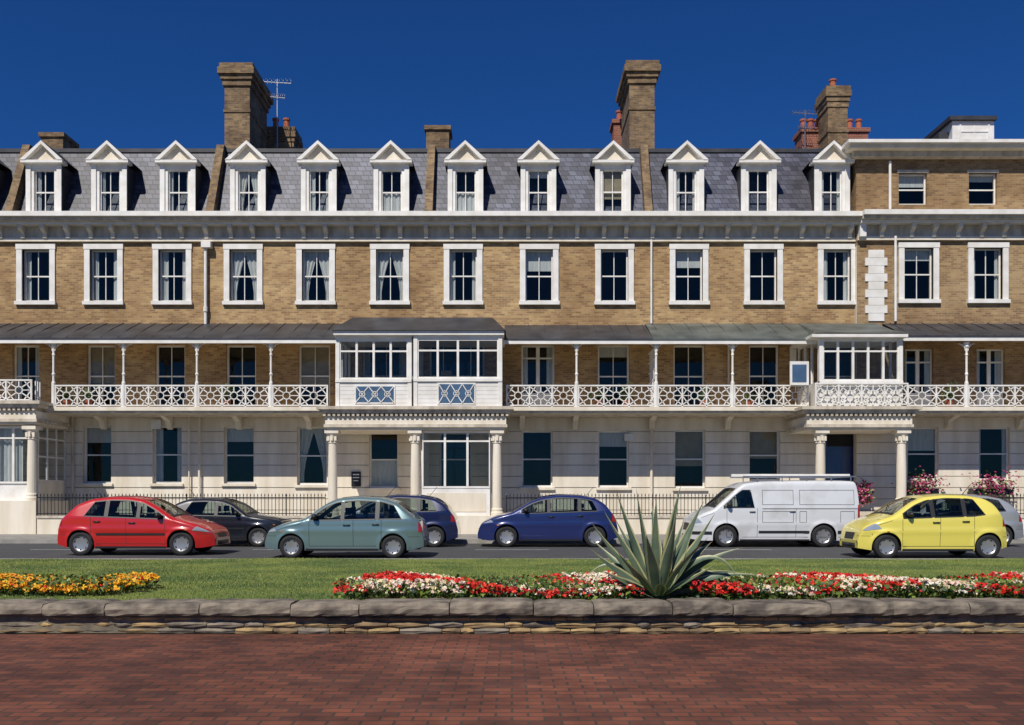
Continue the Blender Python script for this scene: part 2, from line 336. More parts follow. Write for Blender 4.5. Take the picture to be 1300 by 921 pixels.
# ---------------------------------------------------------------- verandahs
Dv=32.15
ver=MB(); can=MB()
def canopy(mb,a,b,m,Dw=D,t=411,bt=430,Df=Dv-0.15):
    x0,x1=U(a,Df),U(b,Df); zw=V(t,Dw); zf_=V(bt,Df)
    n=6; prev=None
    for i in range(n+1):
        u=i/n; y=Df+(Dw-Df)*u; z=zf_+(zw-zf_)*(u**0.85)
        if prev:
            mb.face([(x0,prev[0],prev[1]),(x1,prev[0],prev[1]),(x1,y,z),(x0,y,z)],m)
        prev=(y,z)
    x=x0+0.3
    while x<x1-0.1:
        mb.bar((x,Df,zf_+0.01),(x,(Df+Dw)/2,zf_+(zw-zf_)*0.56+0.01),0.03,0.03,m); mb.bar((x,(Df+Dw)/2,zf_+(zw-zf_)*0.56+0.01),(x,Dw,zw+0.01),0.03,0.03,m); x+=0.62
    mb.box(x0,x1,Df-0.05,Df+0.03,zf_-0.03,zf_+0.02,m)
    mb.box(x0,x1,Df-0.02,Df+0.06,zf_-0.17,zf_-0.033,WHITE)
    mb.face([(x0,Df,zf_-0.04),(x1,Df,zf_-0.04),(x1,Dw,zf_+0.3),(x0,Dw,zf_+0.3)],STUC)
def balustrade(mb,x0,x1,y,z0,z1,style=0,mat=None):
    mat=mat or WHITE
    mb.box(x0,x1,y-0.035,y+0.035,z1-0.05,z1,mat); mb.box(x0,x1,y-0.03,y+0.03,z0+0.04,z0+0.08,mat)
    n=max(1,round((x1-x0)/0.86)); w=(x1-x0)/n; za=z0+0.08; zb=z1-0.05; zm=(za+zb)/2; h=(zb-za)
    for i in range(n):
        a=x0+i*w; b=a+w; m=(a+b)/2
        mb.box(a-0.025,a+0.025,y-0.03,y+0.03,z0,z1,mat)
        t=0.034; d=0.03
        mb.ring((m,y,zm),h*0.2,t,d,mat,10)
        for sx in(-1,1):
            for sz in(-1,1):
                mb.bar((m+sx*h*0.14,y,zm+sz*h*0.14),(m+sx*w*0.5,y,zm+sz*h*0.5),t,d,mat)
                mb.bar((m+sx*w*0.5,y,zm),(m+sx*w*0.22,y,zm+sz*h*0.5),t,d,mat)
        mb.bar((m,y,zm+h*0.2),(m,y,zb),t,d,mat); mb.bar((m,y,zm-h*0.2),(m,y,za),t,d,mat)
        mb.bar((m-h*0.2,y,zm),(a,y,zm),t*0.8,d,mat); mb.bar((m+h*0.2,y,zm),(b,y,zm),t*0.8,d,mat)
    mb.box(x1-0.025,x1+0.025,y-0.03,y+0.03,z0,z1,mat)
def post(mb,p,DDD,top=435,bot=488,base=517):
    x=U(p,DDD); zt=V(top,DDD); zb=V(base,DDD); z1=V(bot,DDD)
    pr=[(0.07,zb),(0.07,z1+0.06),(0.045,z1+0.1),(0.04,z1+0.3),(0.065,z1+0.36),(0.04,z1+0.42),(0.038,zt-0.5),(0.06,zt-0.45),(0.04,zt-0.4),(0.045,zt-0.22),(0.09,zt-0.15),(0.05,zt-0.1),(0.1,zt-0.02),(0.1,zt)]
    mb.lathe(x,DDD,pr,8,WHITE)
    for sx in(-1,1):
        mb.ring((x+sx*0.3,DDD,zt-0.3),0.25,0.022,0.03,WHITE,5,math.pi/2 if sx>0 else 0,math.pi if sx>0 else math.pi/2)
        mb.ring((x+sx*0.12,DDD,zt-0.1),0.05,0.02,0.03,WHITE,6)
def balcony(mb,a,b,DDD,Dw=D,bt=524,t=517):
    x0,x1=U(a,DDD),U(b,DDD); z0=V(bt,DDD); z1=V(t,DDD)
    mb.box(x0,x1,DDD-0.1,Dw,z0+0.06,z1,STUC); mb.box(x0,x1,DDD-0.03,Dw,z0-0.02,z0+0.057,STUC2)
zbal=V(517,Dv)
canopy(can,-190,427,LEAD); canopy(can,640,829,LEAD,t=413,bt=431); canopy(can,829,1037,LEADG,t=411,bt=431); canopy(can,1146,1520,LEAD,Dw=Dr,t=411,bt=427)
balcony(ver,-190,415,Dv); balcony(ver,641,1030,Dv); balcony(ver,1150,1520,Dv,Dw=Dr)
posts=[-130,-20,68,157,250,344,732,833,930,1227,1320]
for p in posts: post(ver,p,Dv)
for p,q in ((68,157),(157,250),(250,344),(344,418),(641,732),(732,833),(833,930),(930,1028),(1150,1227),(1227,1320),(1320,1500),(-190,-20)):
    balustrade(ver,U(p,Dv)+0.07,U(q,Dv)-0.07,Dv,zbal,V(489,Dv))
for yy in np.arange(Dv+0.2,33.8,0.3): ver.bar((U(833,Dv),yy,zbal),(U(833,Dv),yy,V(440,Dv)),0.03,0.03,WHITE)
for zz in np.linspace(zbal+0.3,V(440,Dv),6): ver.bar((U(833,Dv),Dv,zz),(U(833,Dv),33.9,zz),0.03,0.03,WHITE)
for c in [x+46 for x in (-85,0,86,170,258,347)]+[663,730,827,923,1010,1200,1290,1380]:
    x=U(c,33.9); Dw=D if c<1085 else Dr; w=0.1; zt=V(525,33.9)-0.02
    pr=[(Dw-0.08,zt-0.6),(Dw-0.25,zt-0.55),(Dw-0.35,zt-0.3),(Dw-0.8,zt-0.17),(Dw-0.9,zt)]
    for (ya,za),(yb,zb) in zip(pr[:-1],pr[1:]): ver.hexa([(x-w,ya,za),(x+w,ya,za),(x+w,Dw-0.07,za),(x-w,Dw-0.07,za),(x-w,yb,zb),(x+w,yb,zb),(x+w,Dw-0.07,zb),(x-w,Dw-0.07,zb)],STUC)
# ---------------------------------------------------------------- porches and glazed bays
por=MB()
Dp=31.55
def entab(mb,a,b,t=517,Df=Dp,Dw=D):
    for d,y0,y1,m in ((0.36,t,t+4,STUC2),(0.26,t+4.1,t+8,STUC2),(0.1,t+12,t+22,STUC),(0.14,t+22.1,t+26,STUC2),(0.05,t+26.1,t+29,STUC)):
        mb.box(U(a,Df)-d,U(b,Df)+d,Df-d,Dw-0.08,V(y1,Df),V(y0,Df)-0.002,m)
    x=U(a,Df)-0.15
    while x<U(b,Df)+0.15:
        mb.box(x,x+0.09,Df-0.22,Df-0.02,V(t+12,Df)+0.003,V(t+8,Df)-0.003,STUC2); x+=0.17
    mb.box(U(a,Df)-0.03,U(b,Df)+0.03,Df-0.06,Dw-0.08,V(t+12,Df)+0.001,V(t+8,Df)-0.001,STUC2)
def column(mb,p,t,b,Df,r=0.17):
    x=U(p,Df+0.15); y=Df+0.2; zt=V(t,Df); zb=V(b,Df)
    pr=[(r*1.35,zb),(r*1.35,zb+0.1),(r*1.15,zb+0.16),(r*1.2,zb+0.22),(r,zb+0.28),(r*0.98,(zb+zt)/2),(r*0.86,zt-0.48),(r*1.05,zt-0.45),(r*0.9,zt-0.42),(r*1.0,zt-0.25),(r*1.35,zt-0.12)]
    mb.lathe(x,y,pr,16,STUC); mb.box(x-r*1.45,x+r*1.45,y-r*1.45,y+r*1.45,zt-0.12,zt,STUC)
    for k in range(8):
        a=k*math.pi/4; mb.box(x+r*1.05*math.cos(a)-0.04,x+r*1.05*math.cos(a)+0.04,y+r*1.05*math.sin(a)-0.04,y+r*1.05*math.sin(a)+0.04,zt-0.38,zt-0.22,STUC)
def lights(x0,x1,z0,z1,y,nx,zt,mb=trim,gm=glz,dep=0.0):
    fw=0.07
    mb.box(x0,x1,y,y+0.09,z0,z0+fw,WHITE); mb.box(x0,x1,y,y+0.09,z1-fw,z1,WHITE)
    for i in range(nx+1):
        x=x0+(x1-x0)*i/nx; mb.box(max(x0,x-0.04),min(x1,x+0.04),y-0.005,y+0.085,z0+fw,z1-fw,WHITE)
    if zt: mb.box(x0,x1,y+0.01,y+0.08,zt-0.03,zt+0.03,WHITE)
    gm.face([(x0,y+0.05,z0),(x1,y+0.05,z0),(x1,y+0.052,z1),(x0,y+0.052,z1)],GLASS)
entab(por,417,639)
for p in (422,527,631): column(por,p,546,655,Dp)
por.px(413,643,655,700,Dp-0.1,2.3,STUC)
por.box(U(413,Dp),U(643,Dp),Dp+0.03,D-0.01,0.0,V(655,Dp)-0.01,STUC2)
x0,x1=U(536,Dp+0.1),U(622,Dp+0.1)
lights(x0,x1,V(620,Dp),V(547,Dp),Dp+0.15,3,V(560,Dp))
por.box(x0,x1,Dp+0.17,Dp+0.26,V(655,Dp),V(620,Dp)-0.002,WHITE)
por.box(x0+0.15,x1-0.15,Dp+0.15,Dp+0.17,V(650,Dp),V(626,Dp),STUC)
for xx in (x0-0.02,x1+0.02): por.box(xx-0.04,xx+0.04,Dp+0.3,D-0.01,V(655,Dp),V(546,Dp),WHITE)
def upper(a,b,Df,wt,wb,nx,bp,roofm,split=None):
    X0,X1=U(a,Df),U(b,Df); zb=V(517,Df); z0=V(wb,Df); z1=V(wt,Df); zt=V(424,Df)
    por.box(X0,X1,Df,Df+0.1,z1,zt,WHITE)
    por.box(X0,X1,Df-0.05,Df+0.1,z0-0.1,z0,WHITE)
    por.box(X0,X0+0.14,Df-0.02,Df+0.12,zb,z1,WHITE); por.box(X1-0.14,X1,Df-0.02,Df+0.12,zb,z1,WHITE)
    lights(X0+0.14,X1-0.14,z0,z1,Df+0.02,nx,z1-0.42)
    z=zb; 
    while z<z0-0.12:
        por.box(X0+0.14,X1-0.14,Df+0.01,Df+0.09,z,min(z+0.14,z0-0.1),WHITE); z+=0.147
    if bp:
        q0,q1=U(bp[0],Df),U(bp[1],Df); w0,w1=V(bp[3],Df),V(bp[2],Df)
        por.box(q0-0.05,q1+0.05,Df-0.02,Df+0.0,w0-0.05,w1+0.05,WHITE); por.box(q0,q1,Df-0.028,Df-0.021,w0,w1,BLUEP)
        n=3; w=(q1-q0)/n
        for i in range(n):
            por.bar((q0+i*w,Df-0.04,w0),(q0+i*w+w,Df-0.04,w1),0.03,0.02,WHITE); por.bar((q0+i*w,Df-0.04,w1),(q0+i*w+w,Df-0.04,w0),0.03,0.02,WHITE)
            por.ring((q0+i*w+w/2,Df-0.04,(w0+w1)/2),0.1,0.025,0.02,WHITE,10)
    for X in (X0+0.05,X1-0.05):
        por.box(X-0.045,X+0.045,Df+0.12,D-0.02,zb,z0,WHITE); por.box(X-0.045,X+0.045,Df+0.12,D-0.02,z1,zt,WHITE)
        for yy in np.linspace(Df+0.14,D-0.1,4): por.box(X-0.044,X+0.044,yy,yy+0.06,z0,z1,WHITE)
        glz.face([(X,Df+0.12,z0),(X,D,z0),(X,D,z1),(X,Df+0.12,z1)],GLASS)
upper(426,522.5,Dp,431,482,4,(452,500,491,511),LEAD); upper(525,637.5,Dp-0.1,430,481,4,(557,602,488,512),LEAD)
por.box(U(430,Dp),U(634,Dp),Dp+0.5,D-0.1,V(517,Dp),V(516,Dp),BLIND)
for p in (445,470,560,600):
    por.box(U(p,Dp+1),U(p+13,Dp+1),Dp+0.9,Dp+1.3,V(516,Dp),V(483,Dp)+random.random()*0.5,BLIND)
def bayroof(a,b,Df,t0=421,t1=410):
    can.box(U(a,Df),U(b,Df),Df-0.12,D-0.01,V(426,Df),V(421,Df),WHITE)
    x0,x1=U(a,Df)-0.06,U(b,Df)+0.06; zb=V(421,Df)+0.004; zt=V(409,D)
    can.hexa([(x0,Df-0.2,zb),(x1,Df-0.2,zb),(x1,D-0.05,zb),(x0,D-0.05,zb),(x0+0.5,Df+1.2,zt-0.1),(x1-0.5,Df+1.2,zt-0.1),(x1-0.5,D-0.05,zt),(x0+0.5,D-0.05,zt)],LEAD)
bayroof(424,640,Dp-0.1)
entab(por,1027,1153,t=517,Dw=Dr-0.02)
for p in (1042,1145): column(por,p,546,642,Dp)
for p in (1042,1145): por.box(U(p,Dp+.15)-0.3,U(p,Dp+.15)+0.3,Dp-0.1,Dp+0.5,0,V(642,Dp)-0.001,STUC)
for i in range(6):
    por.box(U(1052,Dp),U(1135,Dp),Dp-0.4+i*0.3,D-0.02,0.125*i+0.12 if i else 0.12,0.125*(i+1)+0.12,STUC2)
upper(1040,1146,Dp,431,484,5,None,LEAD)
balustrade(por,U(1034,Dp),U(1150,Dp),Dp-0.12,V(516,Dp),V(487,Dp))
can.hexa([(U(1033,Dp),Dp-0.2,V(424,Dp)),(U(1152,Dp),Dp-0.2,V(424,Dp)),(U(1152,Dp),Dr-0.02,V(424,Dp)),(U(1033,Dp),Dr-0.02,V(424,Dp)),
          (U(1040,Dp),Dp+0.8,V(414,Dp)),(U(1145,Dp),Dp+0.8,V(414,Dp)),(U(1145,Dp),Dr-0.02,V(411,Dr)),(U(1040,Dp),Dr-0.02,V(411,Dr))],LEADG)
can.px(1031,1153,424.2,428,Dp-0.25,2.4,WHITE)
por.px(1003,1027,459,489,Dp+0.1,0.06,WHITE); por.px(1006,1024,463,485,Dp+0.08,0.02,BLUEP)
entab(por,-120,44,t=510)
for p in (40,-55,-116): column(por,p,541,636,Dp)
por.box(U(-125,Dp),U(47,Dp),Dp-0.08,D-0.02,0,V(636,Dp)-0.002,STUC)
por.box(U(-120,Dp),U(44,Dp),Dp+0.25,Dp+0.33,V(636,Dp),V(614,Dp),WHITE)
lights(U(-48,Dp),U(33,Dp),V(614,Dp),V(541,Dp),Dp+0.2,4,V(556,Dp)); lights(U(-112,Dp),U(-62,Dp),V(614,Dp),V(541,Dp),Dp+0.2,3,V(556,Dp))
Xs=U(44,Dp)-0.1
por.box(Xs-0.05,Xs,Dp+0.4,D-0.02,V(636,Dp),V(610,Dp),STUC)
for yy in np.linspace(Dp+0.4,D-0.12,4): por.box(Xs-0.05,Xs,yy,yy+0.08,V(610,Dp),V(541,Dp),WHITE)
for zz in (V(611,Dp),V(580,Dp),V(556,Dp)): por.box(Xs-0.045,Xs-0.005,Dp+0.4,D-0.03,zz,zz+0.06,WHITE)
glz.face([(Xs-0.03,Dp+0.4,V(610,Dp)),(Xs-0.03,D,V(610,Dp)),(Xs-0.03,D,V(541,Dp)),(Xs-0.03,Dp+0.4,V(541,Dp))],GLASS)
for a,b in ((-46,-10),(-8,31)):
    x0,x1=U(a,Dp+.5),U(b,Dp+.5); k=len(cur.v)
    for j in range(25):
        u=j/24; cur.v+= [(x0+(x1-x0)*u,Dp+0.4+0.03*math.sin(j*1.7),V(614,Dp)),(x0+(x1-x0)*u,Dp+0.4+0.03*math.sin(j*1.7),V(541,Dp))]
    for j in range(24): cur.f.append((k+2*j,k+2*j+2,k+2*j+3,k+2*j+1)); cur.m.append(cur.mi(CURT))
balustrade(por,U(-120,Dp),U(40,Dp),Dp,V(510,Dp),V(482,Dp))
for yy in np.arange(Dp+0.2,Dv,0.15): por.box(U(44,Dp)-0.1,U(44,Dp)-0.07,yy,yy+0.03,V(510,Dp),V(483,Dp),WHITE)
# chimneys
chm=MB()
def chimney(a,b,t,Df,dep,mat=CHIM,pots=0,cap=0.17,plain_=False,potm=POT,cm=None):
    x0,x1=U(a,Df),U(b,Df); z1=V(t,Df); zb=14.2
    ch=[(0,0.2,cap),(0.2,0.46,cap*1.35),(0.46,0.66,cap*0.8),(0.66,0.9,cap*0.4)] if not plain_ else [(0,0.18,0.08)]
    top=z1
    for q0,q1,e in ch: chm.box(x0-e,x1+e,Df-e,Df+dep+e,top-q1+0.001,top-q0,cm or mat)
    chm.box(x0,x1,Df,Df+dep,zb,top-ch[-1][1],mat)
    if not plain_:
        chm.box(x0-0.04,x1+0.04,Df-0.04,Df+dep+0.04,top-2.0,top-1.87,mat)
        chm.box(x0-0.08,x1+0.08,Df-0.08,Df+dep+0.08,zb,zb+1.2,mat)
    for i in range(pots):
        y=Df+dep*(i+0.5)/pots; x=(x0+x1)/2
        chm.lathe(x,y,[(0.15,top),(0.13,top+0.45),(0.17,top+0.5),(0.17,top+0.56),(0.1,top+0.56)],10,potm)
def potrow(a,b,t,Df,n,h=0.55):
    for i in range(n):
        x=U(a+(b-a)*(i+.5)/n,Df); z=V(t,Df); chm.lathe(x,Df+0.4,[(0.14,z),(0.12,z+h*.8),(0.16,z+h*.85),(0.16,z+h),(0.1,z+h)],10,POT)
chimney(285,317,82,37.0,2.6); chimney(799,831,79,37.0,2.6)
chimney(52,80,169,38.5,1.2,plain_=True); chimney(541,570,160,38.5,1.0,plain_=True)
chimney(336,372,162,40,1.2,plain_=False,cap=0.1); potrow(340,368,162,40,2)
chimney(779,797,152,40.5,1.0,mat=REDB,plain_=True); potrow(781,794,152,40.5,1)
chimney(1051,1076,110,38.5,1.2,plain_=False,pots=1,cap=0.1)
chimney(1018,1046,163,40,1.0,mat=REDB,plain_=True); potrow(1019,1046,163,40,3)
chimney(1076,1102,163,41,1.0,mat=REDB,plain_=True); potrow(1077,1100,163,41,2)
walls.obj('walls',A); trim.obj('frames_and_cornices',A); glz.obj('window_glazing',A); cur.obj('curtains',A); det.obj('pipes_and_plaques',A)
roof.obj('roof',A); ver.obj('balconies',A); can.obj('verandah_canopies',A); por.obj('porches_and_bays',A,); chm.obj('chimneys',A)
wallsB.obj('walls',B); trimB.obj('frames_and_cornices',B); glzB.obj('window_glazing',B); curB.obj('curtains',B); roofB.obj('roof',B)
def antenna(p,t,b,Df,w):
    mb=MB(); x=U(p,Df); zt=V(t,Df); zb=V(b,Df)
    mb.lathe(x,Df,[(0.03,zb),(0.025,zt)],6,ALU)
    for dz,l in ((0.1,w),(0.75,w*0.55)):
        z=zt-dz; mb.bar((x-l/2,Df,z),(x+l/2,Df,z-0.08),0.025,0.025,ALU)
        for k in range(8):
            u=-l/2+l*k/7; mb.bar((x+u,Df-0.25,z),(x+u,Df+0.25,z),0.014,0.014,ALU)
            mb.bar((x+u,Df,z-0.08),(x+u,Df,z+0.08),0.012,0.012,ALU)
    mb.obj('tv_antenna')
antenna(352,101,190,39.0,1.2); antenna(1022,140,190,39.5,1.1)
# ---------------------------------------------------------------- ground
def sheet(name,x0,x1,y0,y1,z,mat):
    mb=MB(); mb.face([(x0,y0,z),(x1,y0,z),(x1,y1,z),(x0,y1,z)],mat); return mb.obj(name)
ASPH=plain('asphalt',(0.08,0.08,0.083),(0.045,0.045,0.048),0.85,3,0.3,lo=0.3,hi=0.7,detail=12,stretch=(0.4,1.5,1))
CONC=plain('pavement_slab',(0.33,0.31,0.28),(0.24,0.23,0.2),0.85,3,0.1)
EARTH=plain('earth',(0.12,0.1,0.06),(0.07,0.08,0.04),0.95,1)
sheet('ground',-2500,2500,-15,2500,-0.02,EARTH)
SEA=plain('sea_water',(0.02,0.07,0.12),(0.015,0.05,0.1),0.15,0.4,0.4); sheet('sea',-2500,2500,-2500,-40,-1.0,SEA)
SHIN=plain('shingle',(0.35,0.28,0.2),(0.2,0.16,0.12),0.9,12,0.4)
mb=MB(); mb.face([(-2500,-40,-1.1),(2500,-40,-1.1),(2500,-12,-0.01),(-2500,-12,-0.01)],SHIN); mb.obj('beach')
sheet('road',-300,300,20.0,27.1,0.0,ASPH)
mb=MB(); mb.box(-300,300,27.1,27.25,-0.1,0.12,CONC); mb.box(-300,300,27.252,31.0,-0.1,0.118,CONC); mb.obj('pavement')
mb=MB()
x=-60
while x<60: mb.box(x,x+0.9,19.84,20.0,-0.1,0.045,CONC); x+=0.915
mb.obj('kerb')
WL=plain('road_paint',(0.6,0.6,0.58),(0.4,0.4,0.38),0.7,8)
mb=MB()
for k in range(-8,9): mb.face([(k*6-1,23.9,0.004),(k*6+1,23.9,0.004),(k*6+1,24.0,0.004),(k*6-1,24.0,0.004)],WL)
mb.obj('road_marking')
sheet('promenade_paving',-120,120,-12,9.32,0.0,PAVE)
mb=MB()
for a,b in ((47,413),(643,1018),(1160,1520)):
    x0,x1=U(a,31.0),U(b,31.0)
    mb.box(x0,x1,31.0,31.3,0.0,V(658,31.0),STUC); mb.box(x0,x1,30.96,31.34,V(658,31.0)+0.002,V(655,31.0),STUC2)
mb.obj('plinth_wall')
mb=MB(); mb.box(-60,60,31.002,33.95,-0.1,0.1,CONC); mb.obj('area_paving')
for a,b in ((47,413),(643,1018),(1160,1520)):
    mb=MB(); x0,x1=U(a,31.15),U(b,31.15); z0=V(655,31.15); z1=V(629,31.15)
    mb.box(x0,x1,31.13,31.17,z1-0.1,z1-0.065,IRON); mb.box(x0,x1,31.13,31.17,z0+0.06,z0+0.09,IRON)
    x=x0; k=0
    while x<x1:
        w=0.011 if k%14 else 0.022
        mb.lathe(x,31.15,[(w,z0),(w,z1-0.03),(w*2.0,z1),(0.002,z1+0.07)],5,IRON); x+=0.125; k+=1
    mb.obj('iron_railing')
# ---------------------------------------------------------------- low wall
COP=plain('coping_stone',(0.27,0.225,0.17),(0.075,0.062,0.05),0.9,5,0.6,detail=12)
STN=plain('sandstone_block',(0.42,0.29,0.13),(0.2,0.135,0.07),0.9,6,0.6,detail=10)
STN2=plain('brown_block',(0.27,0.18,0.09),(0.12,0.085,0.05),0.9,6,0.6,detail=10)
MORT=plain('wall_mortar',(0.22,0.18,0.12),(0.13,0.11,0.08),0.95,10,0.5)
W=MB()
def wy(x): return 9.3+0.0045*(x-0.5)**2*0.3
def roughbox(mb,x0,x1,y0,y1,z0,z1,mat,j=0.008,nx=6):
    prof=[(y0+0.012,z0),(y0,z0+0.02),(y0-0.004,(z0+z1)/2),(y0+0.004,z1-0.03),(y0+0.03,z1),((y0+y1)/2,z1+0.004),(y1-0.03,z1),(y1,z1-0.03),(y1,z0)]
    k=len(mb.v); i=mb.mi(mat); n=len(prof)
    for a in range(nx+1):
        u=a/nx; e=0.012 if a in(0,nx) else 0
        for (y,z) in prof:
            mb.v.append((x0+(x1-x0)*u,y+random.uniform(-j,j)+(e if y<(y0+y1)/2 else -e),z+random.uniform(-j,j)*0.7-(e if z>(z0+z1)/2 else 0)))
    for a in range(nx):
        for b in range(n-1): q=k+a*n+b; mb.f.append((q,q+1,q+n+1,q+n)); mb.m.append(i)
    mb.f.append(tuple(k+b for b in range(n))); mb.m.append(i); mb.f.append(tuple(k+nx*n+b for b in range(n))); mb.m.append(i)
x=-14.0
while x<14:
    l=random.uniform(0.5,1.15); y=wy(x+l/2); dz=random.uniform(-0.012,0.012)
    roughbox(W,x,x+l-0.012,y-0.04+random.uniform(-.012,.012),y+0.42,0.2+dz*0.5,0.33+dz,COP,nx=9); x+=l
for row,(za,zb) in enumerate(((0.0,0.06),(0.065,0.13),(0.135,0.195))):
    x=-14+random.random()*0.2
    while x<14:
        l=random.uniform(0.12,0.45); y=wy(x+l/2)+0.03+row*0.006
        roughbox(W,x,x+l-0.01,y+random.uniform(-.012,.012),y+0.3,za,zb,random.choice([STN,STN,STN2,COP]),j=0.006,nx=3); x+=l
W.box(-14,14,9.38,9.6,0,0.2,MORT)
W.obj('stone_wall',smooth=False)
# ---------------------------------------------------------------- lawn
def gz(x,y): return 0.04+0.235*max(0,(19.8-y))/9.5+0.012*math.sin(x*1.1+y)+0.01*math.sin(x*0.37-y*0.8)
LAWN=plain('lawn_grass',(0.17,0.20,0.04),(0.075,0.12,0.022),0.9,0.7,0.3,detail=12,lo=0.38,hi=0.62)
mb=MB(); nx,ny=140,24; 
for j in range(ny+1):
    for i in range(nx+1):
        x=-35+70*i/nx; y=9.62+(19.84-9.62)*j/ny; mb.v.append((x,y,gz(x,y)))
for j in range(ny):
    for i in range(nx): q=j*(nx+1)+i; mb.f.append((q,q+1,q+nx+2,q+nx+1)); mb.m.append(0)
mb.mats=[LAWN]; mb.obj('lawn',smooth=True)
GB1=plain('grass_blade',(0.20,0.26,0.045),(0.09,0.15,0.028),0.7,0.7,detail=10,lo=0.4,hi=0.6); GB2=plain('grass_blade_dry',(0.36,0.33,0.11),(0.2,0.22,0.06),0.8,0.9)
def blades(name,N,y0,y1,h0,h1):
    ys=y0+(y1-y0)*rng.random(N)**1.0; xs=(rng.random(N)*2-1)*(ys*0.62+0.5)
    zs=0.04+0.235*(19.8-ys)/9.5+0.012*np.sin(xs*1.1+ys)+0.01*np.sin(xs*0.37-ys*0.8)-0.004
    a=rng.random(N)*math.pi; w=0.004+0.004*rng.random(N); h=h0+(h1-h0)*rng.random(N)
    lx=(rng.random(N)-.5)*0.03; ly=(rng.random(N)-.5)*0.03
    v=np.empty((N,3,3)); v[:,0]=np.stack([xs-np.cos(a)*w,ys-np.sin(a)*w,zs],1); v[:,1]=np.stack([xs+np.cos(a)*w,ys+np.sin(a)*w,zs],1); v[:,2]=np.stack([xs+lx,ys+ly,zs+h],1)
    me=bpy.data.meshes.new(name); me.vertices.add(3*N); me.vertices.foreach_set('co',v.ravel()); me.loops.add(3*N); me.loops.foreach_set('vertex_index',np.arange(3*N))
    me.polygons.add(N); me.polygons.foreach_set('loop_start',np.arange(0,3*N,3)); me.polygons.foreach_set('loop_total',np.full(N,3))
    me.materials.append(GB1); me.materials.append(GB2); me.polygons.foreach_set('material_index',(rng.random(N)<0.22).astype(np.int32)); me.update(); me.validate()
    o=bpy.data.objects.new(name,me); scene.collection.objects.link(o)
blades('grass',140000,9.75,19.8,0.012,0.034)
# ---------------------------------------------------------------- flowers
def fl(name,c,c2=None): return plain(name,c,c2,0.6,20)
RED=[fl('red_petal',(0.72,0.02,0.012)),fl('scarlet_petal',(0.85,0.05,0.02)),fl('deep_red_petal',(0.5,0.01,0.015))]
WHT=[fl('white_petal',(0.85,0.80,0.66)),fl('cream_petal',(0.82,0.70,0.42)),fl('blush_petal',(0.85,0.62,0.5))]
ORG=[fl('orange_petal',(0.85,0.30,0.01)),fl('yellow_petal',(0.88,0.52,0.02)),fl('marigold_petal',(0.85,0.42,0.01))]
PNK=[fl('pink_petal',(0.6,0.06,0.2)),fl('magenta_petal',(0.45,0.03,0.15)),fl('pale_pink_petal',(0.75,0.3,0.4))]
LF=[fl('leaf_dark',(0.035,0.075,0.015)),fl('leaf_mid',(0.08,0.14,0.02)),fl('leaf_light',(0.18,0.24,0.035))]
def quad(mb,c,s,mat,up=0.5):
    n=Vector((random.gauss(0,1),random.gauss(0,1)-0.5,random.gauss(0,1)+up)).normalized(); t=n.orthogonal().normalized(); 
    a=random.random()*6.28; b=n.cross(t); t2=t*math.cos(a)+b*math.sin(a); b2=n.cross(t2); c=Vector(c)
    mb.face([c-t2*s,c-b2*s*0.7,c+t2*s,c+b2*s*0.7],mat)
def flower(mb,c,r,mats):
    m=random.choice(mats)
    for k in range(7):
        a=random.random()*6.28; e=random.random()*1.3
        p=(c[0]+r*math.cos(a)*math.cos(e)*0.6,c[1]+r*math.sin(a)*math.cos(e)*0.6,c[2]+r*math.sin(e)*0.5)
        quad(mb,p,r*0.6,m,1.0)
AX,AY_=U(835,10.15),10.15
def bed(name,x0,x1,y0,y1,dens,pick,hh,leaves,edge=None):
    mb=MB(); N=int((x1-x0)*(y1-y0)*dens)
    for i in range(N):
        x=random.uniform(x0,x1); y=random.uniform(y0,y1)
        if edge and not edge(x,y): continue
        h=hh*(0.45+0.65*random.random()**0.7)*(0.8+0.2*math.sin(x*2.3+y)); z=gz(x,y)+h
        mats=pick(x,y)
        if mats: flower(mb,(x,y,z),random.uniform(0.026,0.043),mats)
    for i in range(int((x1-x0)*(y1-y0)*leaves)):
        x=random.uniform(x0,x1); y=random.uniform(y0,y1)
        if edge and not edge(x,y): continue
        z=gz(x,y)+hh*random.random()**0.7*0.95; quad(mb,(x,y,z),random.uniform(0.018,0.04),random.choice(LF),0.3)
    return mb.obj(name)
def pick(x,y):
    v=math.sin(x*3.1+y*4)+0.8*math.sin(x*1.3-y*2.7+1)+0.6*math.sin(x*6.7+y)+random.gauss(0,0.4)
    return RED if v>-0.35 else WHT
e1=lambda x,y: ((x+2.1)>0.9*(random.random()*0.15+((y-10.5)/1.2)**2*0.6)) and math.hypot(x-AX,(y-AY_)*0.9)>0.34+0.08*random.random()
bed('flower_bed',-2.2,9.0,9.8,11.6,540,pick,0.2,850,e1)
e2=lambda x,y: x< -5.6+0.25*random.random()+0.9*math.cos((y-11.1)*1.2)
bed('marigold_bed',-9.5,-4.4,10.4,12.2,560,lambda x,y:ORG if random.random()<0.97 else RED,0.16,750,e2)
def planter(p,py,w):
    mb=MB(); x=U(p,33.0); z=V(py,33.0)
    mb.box(x-w/2,x+w/2,33.3,33.7,z-0.25,z,IRON)
    for i in range(420):
        q=(x+random.gauss(0,w*0.27),33.25+random.gauss(0,0.12),z+0.12+random.gauss(0,0.19)); flower(mb,q,0.055,PNK) if random.random()<0.6 else quad(mb,q,0.06,random.choice(LF))
    mb.obj('flower_window_box')
planter(1175,620,1.3); planter(1267,620,1.5); planter(1100,630,0.6)
